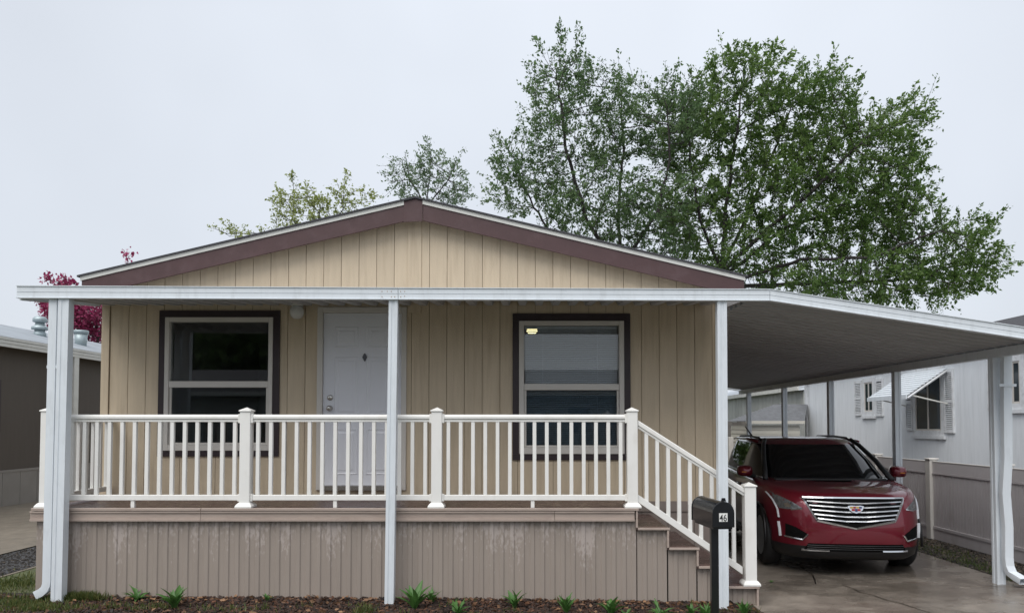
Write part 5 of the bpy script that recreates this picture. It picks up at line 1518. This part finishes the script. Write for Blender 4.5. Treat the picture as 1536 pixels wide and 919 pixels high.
# ------------------------------------------------------------------ ground cover
rng = np.random.default_rng(77)
def chips(name, n, xr, yr, zf, lr, m, label, cat, seed, tintf=(.25, .25), lift=.012):
    r = np.random.default_rng(seed)
    x = r.uniform(*xr, n); y = r.uniform(*yr, n)
    V = []; F = []; tt = []
    for i in range(n):
        L_ = r.uniform(*lr); w_ = L_*r.uniform(.25, .6); t = w_*r.uniform(.2, .6)
        rot = Matrix.Rotation(r.uniform(0, 6.28), 3, 'Z') @ Matrix.Rotation(r.normal(0, .35), 3, 'X') @ Matrix.Rotation(r.normal(0, .35), 3, 'Y')
        c = Vector((x[i], y[i], zf(x[i], y[i]) + r.uniform(0, lift)))
        k0 = len(V)
        pts = [(-L_/2, -w_*.3, 0), (-L_*.1, -w_/2, 0), (L_/2, -w_*.15, 0), (L_*.3, w_/2, 0), (-L_*.35, w_*.4, 0)]
        for p in pts: V.append(tuple(c + rot @ Vector(p)))
        for p in pts: V.append(tuple(c + rot @ Vector((p[0]*.85, p[1]*.85, t))))
        F.append((k0+5, k0+6, k0+7, k0+8, k0+9))
        for k in range(5): F.append((k0+k, k0+(k+1)%5, k0+5+(k+1)%5, k0+5+k))
        tv = float(np.clip(abs(r.normal(0, tintf[1])) + (r.uniform(.4, 1.0) if r.uniform() < .08 else 0), 0, 1)); tt += [tv]*10
    mb = MB(); mb.v = V; mb.f = F
    o = mb.build(name, m, None, normals=False)
    a = o.data.attributes.new('tint', 'FLOAT', 'POINT'); a.data.foreach_set('value', tt)
    tag(o, label, cat, kind='stuff'); return o
chips('bark_mulch', 15000, (-5.55, 2.3), (6.75, 7.62), gz, (.02, .065), M['chips'], 'dark bark mulch chips strewn along the porch skirting', 'mulch', 1)
chips('leaf_litter', 7000, (5.44, 6.25), (7.0, 13.0), lambda x, y: 0.012, (.025, .07), M['litter'], 'dark gravel and dead leaves between driveway and fence', 'litter', 2, (.3, .35))
chips('loose_gravel', 3500, (-6.93, -6.03), (7.3, 11), gz, (.015, .035), M['litter'], 'loose dark gravel beside the concrete edging', 'gravel', 4, (.2, .12), .006)

def dead_leaves(n, seed):
    r_ = np.random.default_rng(seed); P = []; D_ = []
    for _ in range(n):
        x, y = r_.uniform(-5.4, 2.25), (7.57 - abs(r_.normal(0, .09)) if r_.uniform() < .55 else r_.uniform(6.9, 7.55))
        P.append((x, y, gz(x, y) + r_.uniform(.01, .03))); a_ = r_.uniform(0, 6.28); D_.append((math.cos(a_), math.sin(a_), r_.uniform(-.1, .35)))
    o = leaf_mesh('dead_leaves', np.array(P), np.array(D_), r_.uniform(.03, .075, n), r_.uniform(.02, .045, n), r_.uniform(0, 1, n), M['deadleaf'], None, r_)
    tag(o, 'scattered brown and orange dead leaves on the dark mulch', 'dead leaves', kind='stuff')
dead_leaves(520, 14)
def grass(name, spots, label, seed, m=M['grass'], hh=(.05, .14), tint=(.35, .25)):
    r = np.random.default_rng(seed); P = []; D_ = []; L_ = []
    for (cx, cy, sx_, sy_, n, hs) in spots:
        for _ in range(n):
            x, y = r.normal(cx, sx_), r.normal(cy, sy_)
            if y > 7.56 and -5.1 < x < 2.4: y = 7.56 - r.uniform(0, .1)
            P.append((x, y, gz(x, y))); d = Vector((r.normal(0, .38), r.normal(0, .38), 1)).normalized(); D_.append(tuple(d)); L_.append(r.uniform(*hh)*hs)
    P = np.array(P); D_ = np.array(D_); L_ = np.array(L_)
    o = leaf_mesh(name, P, D_, L_, np.full(len(P), .009), np.clip(r.normal(tint[0], tint[1], len(P)), 0, 1), m, None, r)
    tag(o, label, 'grass', kind='stuff')
    return o
gp_ = lambda px, py: (lambda D: (at(px, py, D).x, D))(FPX*1.78/(py - 637))
sp = []
for px, py, sx_, n, hs in ((20, 905, .22, 900, .6), (60, 912, .2, 800, .6), (130, 893, .14, 1200, .7), (150, 890, .08, 700, .8), (110, 898, .1, 600, .6), (25, 880, .15, 400, .5), (330, 912, .2, 120, .6), (180, 908, .3, 250, .6), (545, 915, .06, 120, .8)):
    x, y = gp_(px, py); sp.append((x, y, sx_, .07, n, hs))
sp.append((-5.5, 8.0, .22, .5, 1500, .5))
gr_ = random.Random(12)
for _ in range(26): sp.append((gr_.uniform(-5.3, 2.2), gr_.uniform(7.02, 7.55), gr_.uniform(.02, .07), .02, gr_.randint(6, 30), gr_.uniform(.4, .9)))
grass('grass', sp, 'short yellowing grass at the left corner of the porch', 6)
sp = [(5.6, 9.2, .10, .35, 500, .5), (5.75, 10.4, .15, .5, 600, .5), (5.55, 8.4, .06, .15, 150, .5), (5.7, 7.7, .12, .2, 300, .6)]
grass('grass', sp, 'sparse green grass in the litter beside the vinyl fence', 9, tint=(.2, .2))

# weeds, one thing each, leaves as parts
def weed_leaf(lobed, name='leaf'):
    b = MB(); n = 7
    for i in range(n):
        t = i/(n-1); w_ = .15*math.sin(math.pi*min(1, t*.93+.05))**.8*(1 - .25*t)
        if lobed and i % 2 and 0 < i < n-1: w_ *= .55
        y = t; z = .10*math.sin(t*2.6) - .14*t*t
        b.v += [(-w_, y, z + w_*.45), (0, y, z), (w_, y, z + w_*.45)]
    for i in range(n-1):
        for k in (0, 1): b.f.append((i*3+k, i*3+k+1, (i+1)*3+k+1, (i+1)*3+k))
    me = bpy.data.meshes.new(name); me.from_pydata(b.v, [], b.f); me.materials.append(M['weed'])
    a = me.attributes.new('tint', 'FLOAT', 'POINT')
    a.data.foreach_set('value', [.75 if (i % 3) == 1 else .35 for i in range(len(b.v))])
    me.polygons.foreach_set('use_smooth', [True]*len(me.polygons))
    return me
LM = [weed_leaf(False), weed_leaf(True)]
def weed(px, py, hgt, nl_, upright, seed, label, kind=0, D=None, cat='weed'):
    r = random.Random(seed)
    D = D or FPX*1.80/(py - 637); D = min(D, 7.50)
    p = at(px, py, D); z = gz(p.x, D) if p.x < 2.3 else dz(p.x)
    w_ = empty('weed', (p.x, D, z), label, cat, 'weeds growing in the mulch along the porch')
    for k in range(nl_):
        o = bpy.data.objects.new('leaf', LM[kind]); COL.objects.link(o); o.parent = w_
        s_ = hgt*r.uniform(.75, 1.25)
        o.scale = (s_*r.uniform(.6, 1.25), s_, s_)
        el = R(r.uniform(35, 80)) if upright else R(r.uniform(12, 60))
        o.rotation_euler = (el, r.uniform(-.3, .3), k*2.4 + r.uniform(-.4, .4))
        o.location = (r.uniform(-.012, .012), r.uniform(-.012, .012), .0)
    return w_
WE = [(205, 898, .17, 12, False, 'leafy green rosette against the skirting near the downspout post', 1),
      (262, 912, .20, 18, True, 'bushy tuft of narrow leaves in mulch, left of the railing joint', 0),
      (400, 892, .12, 8, True, 'small sprout touching the skirting below the door', 0),
      (622, 912, .20, 11, True, 'leafy weed just right of the middle white post', 0),
      (648, 903, .19, 11, True, 'broad-leaved weed against the skirting near the middle white post', 1),
      (686, 918, .13, 10, False, 'low pale weed in open mulch below the middle railing post', 1),
      (772, 908, .22, 10, True, 'tall spear-leaved weed standing alone before the skirting', 0),
      (849, 914, .19, 11, True, 'clumped weed in mulch under the right window', 1),
      (916, 916, .17, 13, True, 'spreading weed in mulch below the top stair post', 0),
      (938, 919, .13, 9, False, 'low weed beside the spreading one below the stair post', 1),
      (990, 917, .14, 10, False, 'flat weed in mulch under the second step', 1),
      (1036, 917, .17, 12, True, 'green weed beside the black mailbox post', 0),
      (1060, 921, .14, 10, True, 'short weed tucked behind the mailbox post', 0),
      (1117, 915, .19, 14, True, 'bright leafy weed at the bottom step beside the driveway', 1)]
for i, (px, py, hg, nl2, up_, lab, kd_) in enumerate(WE): weed(px, py, hg*(.95 + .28*math.sin(i*2.7)), nl2 + (i*5) % 7, up_, 100 + i, lab, kd_)
for i, (px, py) in enumerate(((1157, 873.5),)):
    x, y = gpt(px, py)
    w_ = empty('weed', (x, y, dz(x)), 'tiny weed growing out of the driveway joint', 'weed')
    for k in range(6):
        o = bpy.data.objects.new('leaf', LM[0]); COL.objects.link(o); o.parent = w_; o.scale = (.05, .05, .05); o.rotation_euler = (R(35), 0, k*1.1)
OD = -22.0  # unseen trees added across the street to darken the left window's reflection
for (X, H, sd_, lb) in ((-19.5, 8.5, 31, 'leafy tree added behind the far end of the grey home to darken window reflections'), (-12.5, 9.5, 37, 'taller leafy tree added behind the middle of the grey home to darken window reflections')):
    lm = [(None, 'trunk', [(X, OD, 0), (X, OD, 2.5), (X + .2, OD, 4.2)]), ('trunk', 'a', [(X, OD, 3.5), (X - 2, OD, 5.5)]), ('trunk', 'b', [(X, OD, 3.5), (X + 2, OD + .5, 5.5)]), ('trunk', 'c', [(X, OD, 4), (X, OD - .5, 7)])]
    tree('broadleaf_tree', lb, lm, [((X, OD, H*.62), (4.6, 2.4, H*.38), 0, 1)], 900, sd_, M['leaf_green'], seg=.4, kill=.55, per=16, leaf=(.6, .4), twig=.7)
X = 1.2  # unseen tree added to darken what the car's side windows reflect
tree('broadleaf_tree', 'low dense unseen tree added behind the board fence to darken car reflections', [(None, 'trunk', [(X, 28, 0), (X, 28, 1.6)]), ('trunk', 'a', [(X, 28, 1.2), (X - 1, 28, 2.4)]), ('trunk', 'b', [(X, 28, 1.2), (X + 1, 28, 2.4)])],
     [((X, 28, 2.9), (3.4, 1.4, 1.7), 0, 1)], 420, 41, M['leaf_green'], seg=.35, kill=.5, per=14, leaf=(.34, .2), twig=.6)
print('OBJECT COUNT', len(bpy.data.objects))
